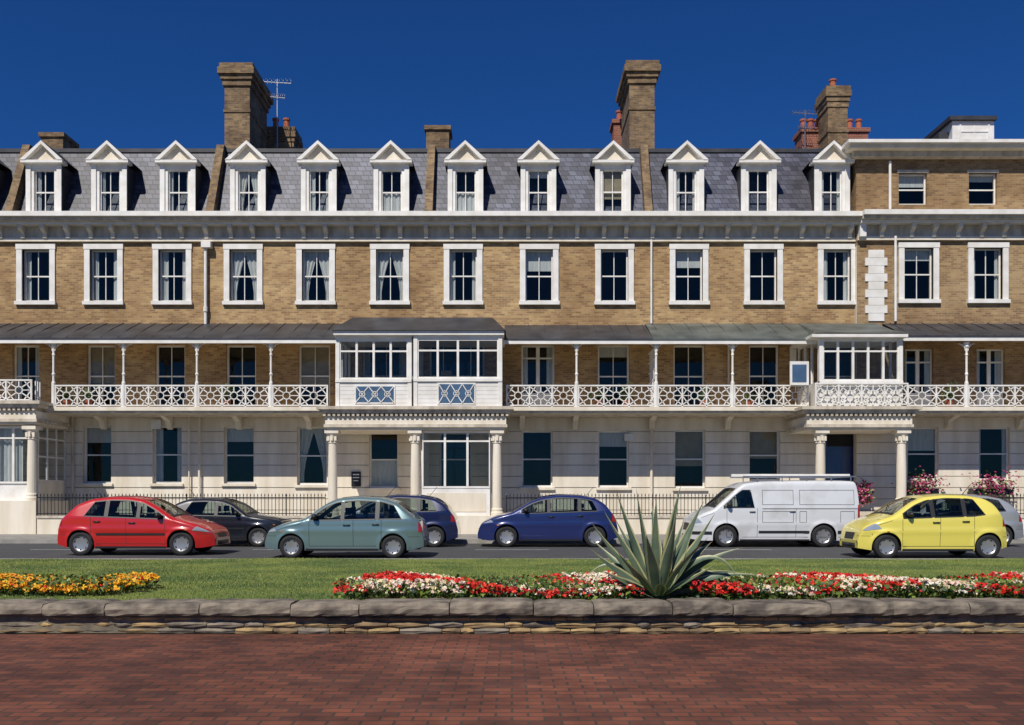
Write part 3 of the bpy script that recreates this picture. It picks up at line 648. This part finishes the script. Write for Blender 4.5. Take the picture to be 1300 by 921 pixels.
def potplant(p,h,w):
    mb=MB(); x=U(p,Dv+0.35); y=Dv+0.35; mb.lathe(x,y,[(0.1,zbal),(0.16,zbal+0.28)],10,POT)
    for i in range(int(220*w*h/0.2)):
        mb_q=(x+random.gauss(0,w*0.4),y+random.gauss(0,w*0.3),zbal+0.3+abs(random.gauss(0,h*0.5))); quad(mb,mb_q,0.05,random.choice(LF[:2]))
    mb.obj('potted_plant')
for p,h,w in ((84,0.5,0.3),(112,0.35,0.4),(288,0.45,0.3),(760,0.4,0.4),(795,0.6,0.3),(893,0.4,0.3),(952,0.3,0.3),(1205,0.5,0.3)): potplant(p,h,w)
# ---------------------------------------------------------------- agave
AG=plain('agave_green',(0.12,0.165,0.10),(0.06,0.095,0.065),0.42,4); AY=plain('agave_cream_edge',(0.46,0.43,0.22),(0.32,0.32,0.15),0.5,5); AD=plain('agave_dry',(0.22,0.16,0.08),(0.1,0.08,0.05),0.8,6)
mb=MB(); base=Vector((AX,AY_,gz(AX,AY_)+0.02))
def leaf(az,el,L,curl,wd,dry=False,kink=0.0):
    n=18; p=base+Vector((math.cos(az),math.sin(az),0))*0.08+Vector((0,0,0.03)); e=el; wd=wd*1.3
    side=Vector((-math.sin(az),math.cos(az),0)); k=len(mb.v); cr=[-1,-0.76,-0.4,0,0.4,0.76,1]; ph=random.random()*6
    for i in range(n+1):
        t=i/n; d=Vector((math.cos(az)*math.cos(e),math.sin(az)*math.cos(e),math.sin(e))); nn=side.cross(d)*-1
        rl=ROLL*(1-0.3*t); sd=(side*math.cos(rl)+nn*math.sin(rl)).normalized(); n2=sd.cross(d)*-1
        w=wd*(0.55+0.45*math.sin(min(1,t*1.9)*1.57))*(1-t**2.2)+0.002
        if t>0.5: w*=1-0.5*(t-0.5)/0.5
        wv=side*0.02*t*math.sin(ph+t*4)
        for c in cr: mb.v.append(tuple(p+wv+sd*w*c+n2*(abs(c)**1.6)*w*0.5))
        p=p+d*L/n; e+=curl/n*(0.4+1.3*t)+(kink/n*3 if 0.45<t<0.75 else 0)
    for i in range(n):
        for j in range(6):
            q=k+i*7+j; mb.f.append((q,q+1,q+8,q+7)); mb.m.append(mb.mi(AD if (dry or i>n-2) else (AY if j in(0,5) else AG)))
spec=[(0.2,1.45,1.28,-0.1,.066),(2.9,1.42,1.24,0.05,.066),(3.0,1.22,1.28,0.1,.066),(0.1,1.2,1.18,-0.1,.066),(3.3,1.02,1.15,0.1,.06),(6.1,1.0,1.1,0.1,.066),(3.1,0.8,1.1,0.25,.06),(-0.15,0.75,1.05,-0.5,.066),
(3.4,0.55,0.95,0.25,.06),(0.15,0.5,1.0,-0.7,.06),(-1.3,1.2,1.0,-0.1,.062),(-1.9,1.0,0.9,-0.2,.06),(-0.9,0.9,0.95,-0.2,.062),(-2.4,0.65,0.8,0.2,.06),(1.5,1.2,1.15,-0.1,.06),(1.0,0.95,1.1,-0.2,.06),(2.2,0.95,1.1,0,.06),(0.6,0.75,1.0,-0.3,.055),(2.6,0.65,1.0,0.1,.055),(-0.6,0.5,0.8,0.2,.055),(-2.7,0.4,0.75,0.1,.055),(4.4,1.4,1.15,0.1,.058),(5.2,1.35,1.1,-0.1,.06),(-1.6,0.55,0.45,-.4,.055)]
for s in spec:
    ROLL=random.uniform(0.35,1.1)*(1 if math.cos(s[0])>0 else -1) if abs(math.sin(s[0]))<0.6 else random.uniform(-.4,.4)
    leaf(*s)
ROLL=0.6
leaf(-0.05,0.42,1.15,-0.6,.055); leaf(0.12,0.8,1.05,-2.4,.055,False,-0.6); leaf(-0.3,0.2,0.75,-0.4,.045,True); leaf(-0.2,1.0,1.1,-1.6,.055,False,-0.8)
ROLL=-0.6
leaf(-2.9,0.15,0.55,-0.2,.045,True); leaf(3.3,0.25,0.65,-0.1,.05); leaf(3.0,0.9,0.9,-1.4,.055,False,-0.5)
mb.obj('agave_plant',smooth=True)
# ---------------------------------------------------------------- vehicles
TYRE=plain('tyre_rubber',(0.018,0.018,0.019),None,0.8); RIM=plain('wheel_trim',(0.42,0.42,0.43),None,0.35,metal=0.6)
BLK=plain('black_plastic',(0.02,0.02,0.022),None,0.5)
LAMP=plain('headlamp',(0.6,0.62,0.63),None,0.12,metal=0.5,coat=1); TAIL=plain('tail_lamp',(0.4,0.01,0.01),None,0.2,coat=1); AMB=plain('amber_lamp',(0.7,0.25,0.02),None,0.2,coat=1)
UNDER=plain('underbody',(0.008,0.008,0.009),None,0.9); SEAT=plain('seat_fabric',(0.045,0.045,0.05),(0.03,0.03,0.033),0.9,8)
GAPM=plain('panel_gap',(0.03,0.03,0.03),None,0.8)
def paint(name,c,metal=0.0): return plain(name,c,tuple(x*0.94 for x in c),0.32,1.0,metal=metal,coat=1.0)
def wheel(mb,cx,cy,r,side,spokes=7,rim=RIM):
    N=42; prof=[(0.0,0.035,'h'),(0.026,0.03,'h'),(0.16*r/0.3*0.9,0.042,'s'),(r*0.58,0.03,'r'),(r*0.64,0.012,'t'),(r*0.70,0.0,'t'),(r*0.93,0.004,'t'),(r*0.99,0.025,'t'),(r,0.05,'t'),(r,0.15,'t'),(r*0.9,0.18,'t')]
    k=len(mb.v)
    for rr,yy,_ in prof:
        for j in range(N):
            a=2*math.pi*j/N; mb.v.append((cx+rr*math.cos(a),cy-side*yy,r+rr*math.sin(a)))
    for q in range(len(prof)-1):
        tag=prof[q][2]
        for j in range(N):
            m=TYRE if tag=='t' else rim
            if tag=='s' and (j%(N//spokes)) in (0,1): m=UNDER
            mb.f.append((k+q*N+j,k+q*N+(j+1)%N,k+(q+1)*N+(j+1)%N,k+(q+1)*N+j)); mb.m.append(mb.mi(m))
def car(name,fw_px,DD,right,sp,body,strip=None,rimm=RIM):
    P=empty(name); L=sp['L']; Wd=sp['W']; r=sp['r']; wx=sp['wh']; tum=sp.get('tum',0.36); sill=0.19
    xs_=np.linspace(0,L,500); pr=np.array(sp['prof']); tz=np.interp(xs_,pr[:,0],pr[:,1])
    sg=sp.get('sg',7); ker=np.exp(-0.5*(np.arange(-25,26)/sg)**2); ker/=ker.sum(); pad=np.concatenate([2*tz[0]-tz[25:0:-1],tz,2*tz[-1]-tz[-2:-27:-1]])
    ts=np.convolve(pad,ker,'valid')
    top=lambda x: float(np.interp(x,xs_,ts))
    bl=np.array(sp['belt']); belt=lambda x: float(np.interp(x,bl[:,0],bl[:,1]))
    def w(x,z):
        tf=max(0,1-x/0.8); tr=max(0,1-(L-x)/0.6); ww=Wd*(1-0.26*tf**2.3-sp.get('rt',0.15)*tr**2.3); zb=belt(x)
        if z>zb: ww-=(z-zb)*tum
        else: ww-=0.09*((zb-z)/zb)**2-0.016*math.exp(-((z-0.64)/0.05)**2)
        for c in wx:
            dd=math.hypot(x-c,z-r); ww+=0.022*math.exp(-((dd-r*1.2)/0.05)**2)
        d=top(x)-z; rr=0.09
        if d<rr: ww-= rr-math.sqrt(max(0,rr*rr-(rr-d)**2))
        return max(ww,0.05)
    cxm=wx[0]; X0=U(fw_px,DD)-(cxm if not right else -cxm); sgn=-1 if right else 1; yc=DD+Wd
    def T(x,y,z): return (X0+sgn*x,yc+y,z)
    hgap=sp.get('hg',0.075); wins=sp['win']; wa=wins[0][0]; wb=wins[-1][1]; kk=sp.get('k',2.2)
    lo=lambda x: belt(x)+0.02
    def hi(x): return min(top(x)-hgap, belt(x)+0.02+(wb-x)*kk, sp.get('hmax',9))
    mb=MB(); R=r*1.15
    xx=set(np.round(np.concatenate([np.linspace(0,L,80),np.linspace(0,0.25,12),np.linspace(L-0.25,L,12)]),4))
    for c in wx:
        xx|={round(c-R-0.002,4),round(c-R,4),round(c+R,4),round(c+R+0.002,4)}|set(np.round(c+R*np.cos(np.linspace(0,math.pi,22)),4))
    for a,b in wins: xx|={a,b}
    scr=[sp['ws']]+([sp['rs']] if sp.get('rs') else [])
    for a,b in scr: xx|={a,b}
    xx=sorted(xx)
    def bot(x):
        for c in wx:
            if abs(x-c)<=R: return r+math.sqrt(max(0,R*R-(x-c)**2))
        return sill+0.05*max(0,1-x/0.3)+0.08*max(0,1-(L-x)/0.3)
    NA_,NB_,NC_=12,4,8; rows=NA_+NB_+NC_; cols=[]
    for x in xx:
        b=bot(x); t=top(x); zl=min(max(lo(x),b+0.02),t-0.06); zh=min(max(hi(x),zl+0.002),t-0.04) if wa<=x<=wb else zl+0.002
        if zh<=zl: zh=zl+0.001
        zz=[b+(zl-b)*j/NA_ for j in range(NA_)]+[zl+(zh-zl)*j/NB_ for j in range(NB_)]+[zh+(t-zh)*(1-(1-j/NC_)**1.6) for j in range(NC_+1)]
        cols.append([(x,w(x,z),z) for z in zz])
    i=mb.mi(body)
    inwin=lambda x: any(a<x<b for a,b in wins)
    for s in(-1,1):
        k=len(mb.v)
        for col in cols:
            for p in col: mb.v.append(T(p[0],s*p[1],p[2]))
        for a in range(len(cols)-1):
            xm=(xx[a]+xx[a+1])/2; iw=inwin(xm) and hi(xm)>lo(xm)+0.01
            for j in range(rows):
                if iw and NA_<=j<NA_+NB_: continue
                q=k+a*(rows+1)+j; mb.f.append((q,q+1,q+rows+2,q+rows+1)); mb.m.append(i)
    sl_=[-1,-0.97,-0.9,-0.6,-0.3,0,0.3,0.6,0.9,0.97,1]; na=len(sl_)-1
    def tp(x,s,off=0.0):
        t=top(x); e=w(x,t); dx=0.01; sl=(top(min(L,x+dx))-top(max(0,x-dx)))/(min(L,x+dx)-max(0,x-dx)); nl=math.hypot(1,sl)
        return T(x-sl/nl*off,s*e,t+0.035*(1-s*s)*min(1,x/0.3,(L-x)/0.3)+off/nl)
    k=len(mb.v)
    for x in xx:
        for s in sl_: mb.v.append(tp(x,s))
    for a in range(len(xx)-1):
        xm=(xx[a]+xx[a+1])/2; ins=any(p<xm<q for p,q in scr)
        for j in range(na):
            if ins and 2<=j<=7: continue
            q=k+a*(na+1)+j; mb.f.append((q,q+1,q+na+2,q+na+1)); mb.m.append(i)
    for x in (0,L):
        b=bot(x); t=top(x); mb.face([T(x,-w(x,b),b),T(x,w(x,b),b),T(x,w(x,t),t),T(x,-w(x,t),t)],body)
    mb.obj('body',P,smooth=True)
    dt=MB(); gm=MB()
    def sp_(xa,xb,lo,hi,off,mat,n=14,rw=4,dt=dt):
        for s in(-1,1):
            k=len(dt.v); 
            for a in range(n+1):
                x=xa+(xb-xa)*a/n; l=lo(x); h=max(l,hi(x))
                for j in range(rw+1): z=l+(h-l)*j/rw; dt.v.append(T(x,s*(w(x,z)+off),z))
            for a in range(n):
                for j in range(rw): q=k+a*(rw+1)+j; dt.f.append((q,q+1,q+rw+2,q+rw+1)); dt.m.append(dt.mi(mat))
    def tpp(xa,xb,sm,off,mat,n=14,dt=dt):
        k=len(dt.v)
        for a in range(n+1):
            x=xa+(xb-xa)*a/n
            for j in range(7): dt.v.append(tp(x,sm*(-1+2*j/6),off))
        for a in range(n):
            for j in range(6): q=k+a*7+j; dt.f.append((q,q+1,q+8,q+7)); dt.m.append(dt.mi(mat))
    for a,b in wins:
        sp_(a,b,lo,hi,-0.006,CARGLASS,20,4,gm)
        h2=lambda x: max(hi(x),lo(x))
        sp_(a-0.005,b+0.005,lambda x: lo(x)-0.012,lambda x: lo(x)+0.014,0.003,BLK,20,1)
        sp_(a,b,lambda x: h2(x)-0.016,lambda x: h2(x)+0.008,0.003,BLK,20,1)
        sp_(a-0.02,a+0.014,lambda x: lo(x)-0.005,lambda x: max(hi(max(x,a)),lo(x)),0.003,BLK,2,4)
        if hi(b)>lo(b)+0.05: sp_(b-0.014,b+0.02,lambda x: lo(x)-0.005,lambda x: max(hi(min(x,b)),lo(x)),0.003,BLK,2,4)
    for a,b in zip(wins[:-1],wins[1:]): sp_(a[1],b[0],lo,lambda x:hi(x),0.002,BLK,2,4)
    ws=sp['ws']; tpp(ws[0],ws[1],0.91,-0.004,CARGLASS,14,gm); tpp(ws[0]-0.06,ws[0]+0.01,0.92,0.004,BLK,3)
    if sp.get('rs'): tpp(sp['rs'][0],sp['rs'][1],0.91,-0.004,CARGLASS,14,gm)
    for x in sp['doors']: sp_(x-0.005,x+0.005,lambda q:sill+0.10,lambda q:lo(q)-0.02,0.002,GAPM,1,10)
    sp_(sp['doors'][0],sp['doors'][-1],lambda q:sill+0.095,lambda q:sill+0.105,0.002,GAPM)
    sp_(wx[0]+R+0.02,wx[1]-R-0.02,lambda q:sill-0.01,lambda q:sill+0.04,0.004,BLK)
    sp_(0.3,ws[0]-0.1,lambda q:top(q)-0.10,lambda q:top(q)-0.092,0.002,GAPM,8,1)
    if strip: sp_(wx[0]+R+0.05,wx[1]-R-0.05,lambda q:0.50,lambda q:0.55,0.012,strip)
    bm=sp.get('bump'); 
    if bm:
        sp_(0.0,wx[0]-R-0.03,lambda q:0.36,lambda q:0.45,0.008,bm); sp_(wx[1]+R+0.03,L,lambda q:0.38,lambda q:0.47,0.008,bm)
    else:
        sp_(0.0,wx[0]-R-0.03,lambda q:0.52,lambda q:0.528,0.002,GAPM,4,1); sp_(wx[1]+R+0.03,L,lambda q:0.5,lambda q:0.508,0.002,GAPM,4,1)
    hl=sp['hl']; sp_(hl[0],hl[1],lambda q:hl[2]+(q-hl[0])*0.12,lambda q:min(hl[3]+(q-hl[0])*0.1,top(q)-0.03,hl[2]+(q-hl[0])*0.12+(hl[1]-q)*1.2),0.006,LAMP)
    sp_(hl[1]+0.1,hl[1]+0.16,lambda q:0.62,lambda q:0.645,0.006,AMB,3)
    tl=sp['tl']; sp_(tl[0],L-0.01,lambda q:tl[1],lambda q:min(tl[2],top(q)-0.02),0.006,TAIL)
    tpp(0.004,0.05,0.55,0.006,BLK,4)
    dt.box(X0-0.006,X0+0.006,yc-0.4,yc+0.4,sill+0.06,sill+0.16,BLK)
    for x in sp['handles']:
        z=lo(x)-0.12
        for s in(-1,1):
            a=T(x-0.08,s*(w(x,z)+0.012),z-0.013); b=T(x+0.08,s*(w(x,z)+0.012),z+0.013); dt.box(a[0],b[0],min(a[1],b[1])-0.012,max(a[1],b[1])+0.012,a[2],b[2],sp.get('hm',BLK))
    tpx=tp(ws[0]+0.02,-0.2,0.02); tpy=tp(ws[0]+0.25,0.45,0.02); dt.bar(tpx,tpy,0.015,0.015,BLK)
    if sp.get('rs'):
        a=tp(sp['rs'][0]-0.35,0,0.0); dt.bar(a,(a[0]+sgn*0.22,a[1],a[2]+0.26),0.012,0.012,BLK)
    dt.obj('trim_and_lamps',P,smooth=True); gm.obj('windows',P,smooth=True)
    it=MB(); sx0=wa+0.62
    def seat(x,y,wd_):
        zt=belt(x)+0.10
        a=[T(x-0.05,y-wd_/2,0.45),T(x+0.10,y-wd_/2,0.45),T(x+0.10,y+wd_/2,0.45),T(x-0.05,y+wd_/2,0.45),T(x+0.13,y-wd_/2+.03,zt),T(x+0.22,y-wd_/2+.03,zt),T(x+0.22,y+wd_/2-.03,zt),T(x+0.13,y+wd_/2-.03,zt)]
        it.hexa(a,SEAT)
    for y in (-0.36,0.36):
        seat(sx0,y,0.46); zt=belt(sx0)+0.13; a=T(sx0+0.14,y-0.12,zt); b=T(sx0+0.23,y+0.12,zt+0.17); it.box(a[0],b[0],a[1],b[1],a[2],b[2],SEAT)
    if sp.get('rs'):
        sr=min(sx0+0.95,wx[1]-0.35); seat(sr,0,1.15)
        for y in (-0.36,0.36): zt=belt(sr)+0.12; a=T(sr+0.14,y-0.11,zt); b=T(sr+0.22,y+0.11,zt+0.13); it.box(a[0],b[0],a[1],b[1],a[2],b[2],SEAT)
    a=T(ws[0]+0.05,-Wd+.18,0.6); b=T(ws[0]+0.5,Wd-.18,belt(1.2)-0.02); it.box(a[0],b[0],a[1],b[1],a[2],b[2],SEAT)
    c=T(ws[0]+0.62,0.36,belt(1.2)+0.0)
    for q in range(12):
        a0=q*math.pi/6;a1=(q+1)*math.pi/6; it.bar((c[0]+sgn*0.06*math.sin(a0),c[1]+0.18*math.cos(a0),c[2]+0.17*math.sin(a0)),(c[0]+sgn*0.06*math.sin(a1),c[1]+0.18*math.cos(a1),c[2]+0.17*math.sin(a1)),0.03,0.03,BLK)
    if not sp.get('rs'):
        a=T(1.95,-Wd+.1,0.5); b=T(1.99,Wd-.1,1.75); it.box(a[0],b[0],a[1],b[1],a[2],b[2],SEAT)
    it.obj('seats_and_dashboard',P)
    mr=MB(); x=wa+0.12; z=lo(x)+0.04
    for s in(-1,1):
        c=T(x,s*(w(x,z)+0.09),z+0.05); k=len(mr.v)
        for a in range(7):
            for b in range(10):
                th=math.pi*a/6; ph=2*math.pi*b/10
                mr.v.append((c[0]+0.07*math.sin(th)*math.cos(ph),c[1]+0.1*math.cos(th),c[2]+0.065*math.sin(th)*math.sin(ph)))
        for a in range(6):
            for b in range(10): mr.f.append((k+a*10+b,k+a*10+(b+1)%10,k+(a+1)*10+(b+1)%10,k+(a+1)*10+b)); mr.m.append(mr.mi(sp.get('mm',BLK)))
    mr.obj('door_mirrors',P,smooth=True)
    un=MB(); a=T(0.12,0,0); b=T(L-0.12,0,0); un.box(a[0],b[0],yc-Wd+0.26,yc+Wd-0.26,0.2,0.6,UNDER)
    for s in (-1,1):
        q0=T(wx[0]+R,0,0)[0]; q1=T(wx[1]-R,0,0)[0]; un.box(q0,q1,yc+s*(Wd-0.2)-0.08,yc+s*(Wd-0.2)+0.02,0.19,0.5,UNDER)
        for c in wx:
            q0=T(c-R,0,0)[0]; q1=T(c+R,0,0)[0]; un.box(q0,q1,yc+s*(Wd-0.17)-0.09,yc+s*(Wd-0.17)+0.09,r+R*0.8,r+R+0.02,UNDER)
    un.obj('underbody',P)
    for n_,c in enumerate(wx):
        wm=MB()
        for s in(-1,1): wheel(wm,X0+sgn*c,yc+s*(Wd-0.03),r,s,rim=rimm)
        wm.obj('wheel_pair_%d'%(n_+1),P,smooth=True)
    return P,T,sp_
S206=dict(L=3.83,W=.83,r=.295,wh=(.77,3.21),prof=[(0,.42),(.02,.53),(.12,.63),(.45,.77),(.85,.88),(1.0,.93),(1.4,1.19),(1.72,1.36),(2.05,1.42),(2.5,1.43),(3.0,1.38),(3.35,1.24),(3.6,.98),(3.74,.88),(3.81,.72),(3.83,.5)],
 belt=[(0,.70),(.9,.86),(3.3,.95),(3.83,.96)],win=[(1.17,1.78),(1.84,2.55),(2.62,3.12)],ws=(1.05,1.68),rs=(3.38,3.62),doors=(1.15,2.1,2.95),handles=(1.95,2.8),hl=(.05,.50,.56,.68),tl=(3.68,.72,.95),bump=None,k=1.6)
SMIC=dict(L=3.72,W=.79,r=.275,wh=(.66,3.02),prof=[(0,.42),(.02,.56),(.12,.68),(.45,.80),(.85,.89),(.98,.93),(1.45,1.28),(1.72,1.39),(2.2,1.43),(2.75,1.40),(3.1,1.29),(3.38,1.05),(3.52,.93),(3.68,.86),(3.72,.5)],
 belt=[(0,.72),(.9,.86),(3.2,.90),(3.72,.92)],win=[(1.1,1.82),(1.88,2.62),(2.69,3.22)],ws=(1.0,1.6),rs=(3.12,3.4),doors=(1.08,2.1,2.75),handles=(1.95,2.62),hl=(.04,.32,.60,.71),tl=(3.6,.62,.84),k=1.7,bump=None)
SCOR=dict(L=3.99,W=.85,r=.305,wh=(.82,3.32),prof=[(0,.42),(.02,.58),(.12,.70),(.45,.84),(.85,.95),(.98,.99),(1.5,1.30),(1.85,1.42),(2.3,1.48),(2.9,1.46),(3.35,1.38),(3.62,1.22),(3.82,.95),(3.95,.82),(3.99,.5)],
 belt=[(0,.78),(.9,.92),(3.3,1.0),(3.99,1.04)],win=[(1.25,1.98),(2.05,2.85),(2.92,3.4)],ws=(1.02,1.68),rs=(3.48,3.74),doors=(1.2,2.25,3.0),handles=(2.08,2.9),hl=(.05,.45,.66,.78),tl=(3.8,.72,1.1),k=2.0,bump=None)
S107=dict(L=3.43,W=.80,r=.285,wh=(.60,2.94),prof=[(0,.42),(.02,.58),(.1,.72),(.35,.86),(.65,.96),(.78,1.0),(1.25,1.31),(1.55,1.43),(2.0,1.475),(2.5,1.465),(2.9,1.40),(3.12,1.27),(3.28,1.0),(3.39,.8),(3.43,.5)],
 belt=[(0,.78),(.8,.91),(2.6,.97),(3.43,1.08)],win=[(.98,1.62),(1.69,2.35),(2.42,2.85)],ws=(.82,1.42),rs=(3.05,3.24),doors=(.95,1.82,2.6),handles=(1.72,2.4),hl=(.05,.48,.64,.78),tl=(3.28,.75,1.1),k=1.7,bump=None)
SOLD=dict(L=3.75,W=.81,r=.28,wh=(.74,3.12),prof=[(0,.45),(.02,.64),(.1,.74),(.5,.82),(.95,.88),(1.05,.91),(1.5,1.24),(1.8,1.35),(2.3,1.38),(2.8,1.36),(3.1,1.25),(3.4,1.0),(3.6,.92),(3.73,.86),(3.75,.5)],
 belt=[(0,.74),(.9,.85),(3.75,.90)],win=[(1.2,1.9),(1.97,2.9)],ws=(1.1,1.68),rs=(3.1,3.38),doors=(1.15,2.3),handles=(2.15,),hl=(.03,.16,.56,.70),tl=(3.64,.6,.84),k=1.6,bump=BLK)
SVAN=dict(L=4.78,W=.93,r=.32,wh=(.98,3.73),prof=[(0,.45),(.02,.70),(.1,.82),(.4,.98),(.62,1.06),(.7,1.12),(1.30,1.66),(1.5,1.80),(2.0,1.86),(3.5,1.88),(4.6,1.87),(4.74,1.82),(4.77,1.5),(4.78,.6)],
 belt=[(0,.78),(.7,1.02),(1.0,1.1),(4.78,1.12)],win=[(.93,1.10),(1.15,1.78)],ws=(.74,1.30),rs=None,doors=(1.0,1.86,2.95,4.7),handles=(1.72,2.85),hl=(.04,.32,.66,.84),tl=(4.70,.75,1.2),tum=0.10,k=5,bump=BLK,rt=0.03,sg=5,hg=0.14,hmax=1.62)
RC=paint('red_car_paint',(0.52,0.012,0.012)); TE=paint('teal_car_paint',(0.19,0.285,0.30),0.45); NV=paint('dark_navy_paint',(0.012,0.014,0.022)); BL=paint('blue_car_paint',(0.014,0.026,0.13),0.15)
YL=paint('yellow_car_paint',(0.80,0.68,0.13)); SV=paint('silver_car_paint',(0.45,0.46,0.47),0.4); VW=plain('white_van_paint',(0.66,0.67,0.68),(0.5,0.5,0.48),0.35,1.6,coat=0.7,lo=0.25,hi=0.5); DB=paint('deep_blue_car_paint',(0.01,0.016,0.07),0.1)
car('parked_car',229,21.5,True,S206,RC,BLK)
car('parked_car',369,20.5,False,SMIC,TE)
car('parked_car',327,25.2,True,SOLD,NV,BLK)
car('parked_car',438,25.0,False,SCOR,DB)
car('parked_car',643,25.0,False,SCOR,BL)
car('parked_car',1127,20.4,False,S107,YL,None)
car('parked_car',1162,25.2,False,SCOR,SV)
P,T,spv=car('parked_van',922,25.0,False,SVAN,VW)
rk=MB()
for x in (1.9,2.6,3.3,4.0,4.55):
    a=T(x,-0.8,2.0);b=T(x,0.8,2.0); rk.bar(a,b,0.03,0.03,ALU)
    for s in(-1,1): rk.bar(T(x,s*0.78,1.8),T(x,s*0.78,1.99),0.025,0.025,ALU)
for s in(-1,1): rk.bar(T(1.5,s*0.74,2.005),T(4.7,s*0.74,2.005),0.035,0.03,ALU)
for y,zz in ((-0.3,2.05),(-0.2,2.05)): rk.bar(T(1.3,y,zz),T(4.7,y,zz),0.07,0.03,WHITE)
rk.obj('roof_rack',P)
vp=MB()
for a,b,c,d_ in ((2.0,2.88,1.2,1.62),(3.05,4.6,1.2,1.62),(2.0,2.88,0.7,1.02),(3.05,3.25,0.7,1.02),(4.2,4.6,0.7,1.02)):
    for p,q,u,v in ((a,b,c,c+.012),(a,b,d_-.012,d_),(a,a+.012,c,d_),(b-.012,b,c,d_)):
        spv(p,q,lambda x:u,lambda x:v,0.003,GAPM,8,3,vp)
spv(2.0,4.72,lambda x:1.085,lambda x:1.10,0.006,GAPM,20,1,vp)
spv(1.9,3.33,lambda x:0.40,lambda x:0.47,0.01,BLK,8,2,vp)
vp.obj('side_panel_lines',P)
# ---------------------------------------------------------------- light & sky
AZ=math.radians(202); EL=math.radians(48)
d=Vector((math.sin(AZ)*math.cos(EL),math.cos(AZ)*math.cos(EL),math.sin(EL)))
sl=bpy.data.lights.new('sun','SUN'); sl.energy=4.5; sl.angle=math.radians(0.53); sl.color=(1,0.945,0.85)
so=bpy.data.objects.new('sun',sl); scene.collection.objects.link(so); so.rotation_euler=d.to_track_quat('Z','Y').to_euler(); so.location=(0,-20,60)
wd=bpy.data.worlds.new('World'); scene.world=wd; wd.use_nodes=True; n=wd.node_tree.nodes; l=wd.node_tree.links
sk=n.new('ShaderNodeTexSky'); sk.sky_type='NISHITA'; sk.sun_disc=False; sk.sun_elevation=EL; sk.sun_rotation=AZ; sk.air_density=0.9; sk.dust_density=0.1; sk.ozone_density=4.0
hs=n.new('ShaderNodeMix'); hs.data_type='RGBA'; hs.blend_type='MULTIPLY'; hs.inputs[0].default_value=1.0; hs.inputs[7].default_value=(0.13,0.42,0.85,1)
bg=n['Background']; bg.inputs[1].default_value=0.08; l.new(sk.outputs[0],hs.inputs[6]); l.new(hs.outputs[2],bg.inputs[0])
cd=bpy.data.cameras.new('camera'); co=bpy.data.objects.new('camera',cd); scene.collection.objects.link(co)
co.location=(0,0,H); co.rotation_euler=(math.pi/2,0,0); cd.sensor_width=36; cd.lens=36*F/1300; cd.shift_y=(HZ-460.5)/1300; cd.clip_end=6000; cd.clip_start=0.1
scene.camera=co
scene.view_settings.view_transform='Standard'; scene.view_settings.look='None'; scene.view_settings.exposure=0
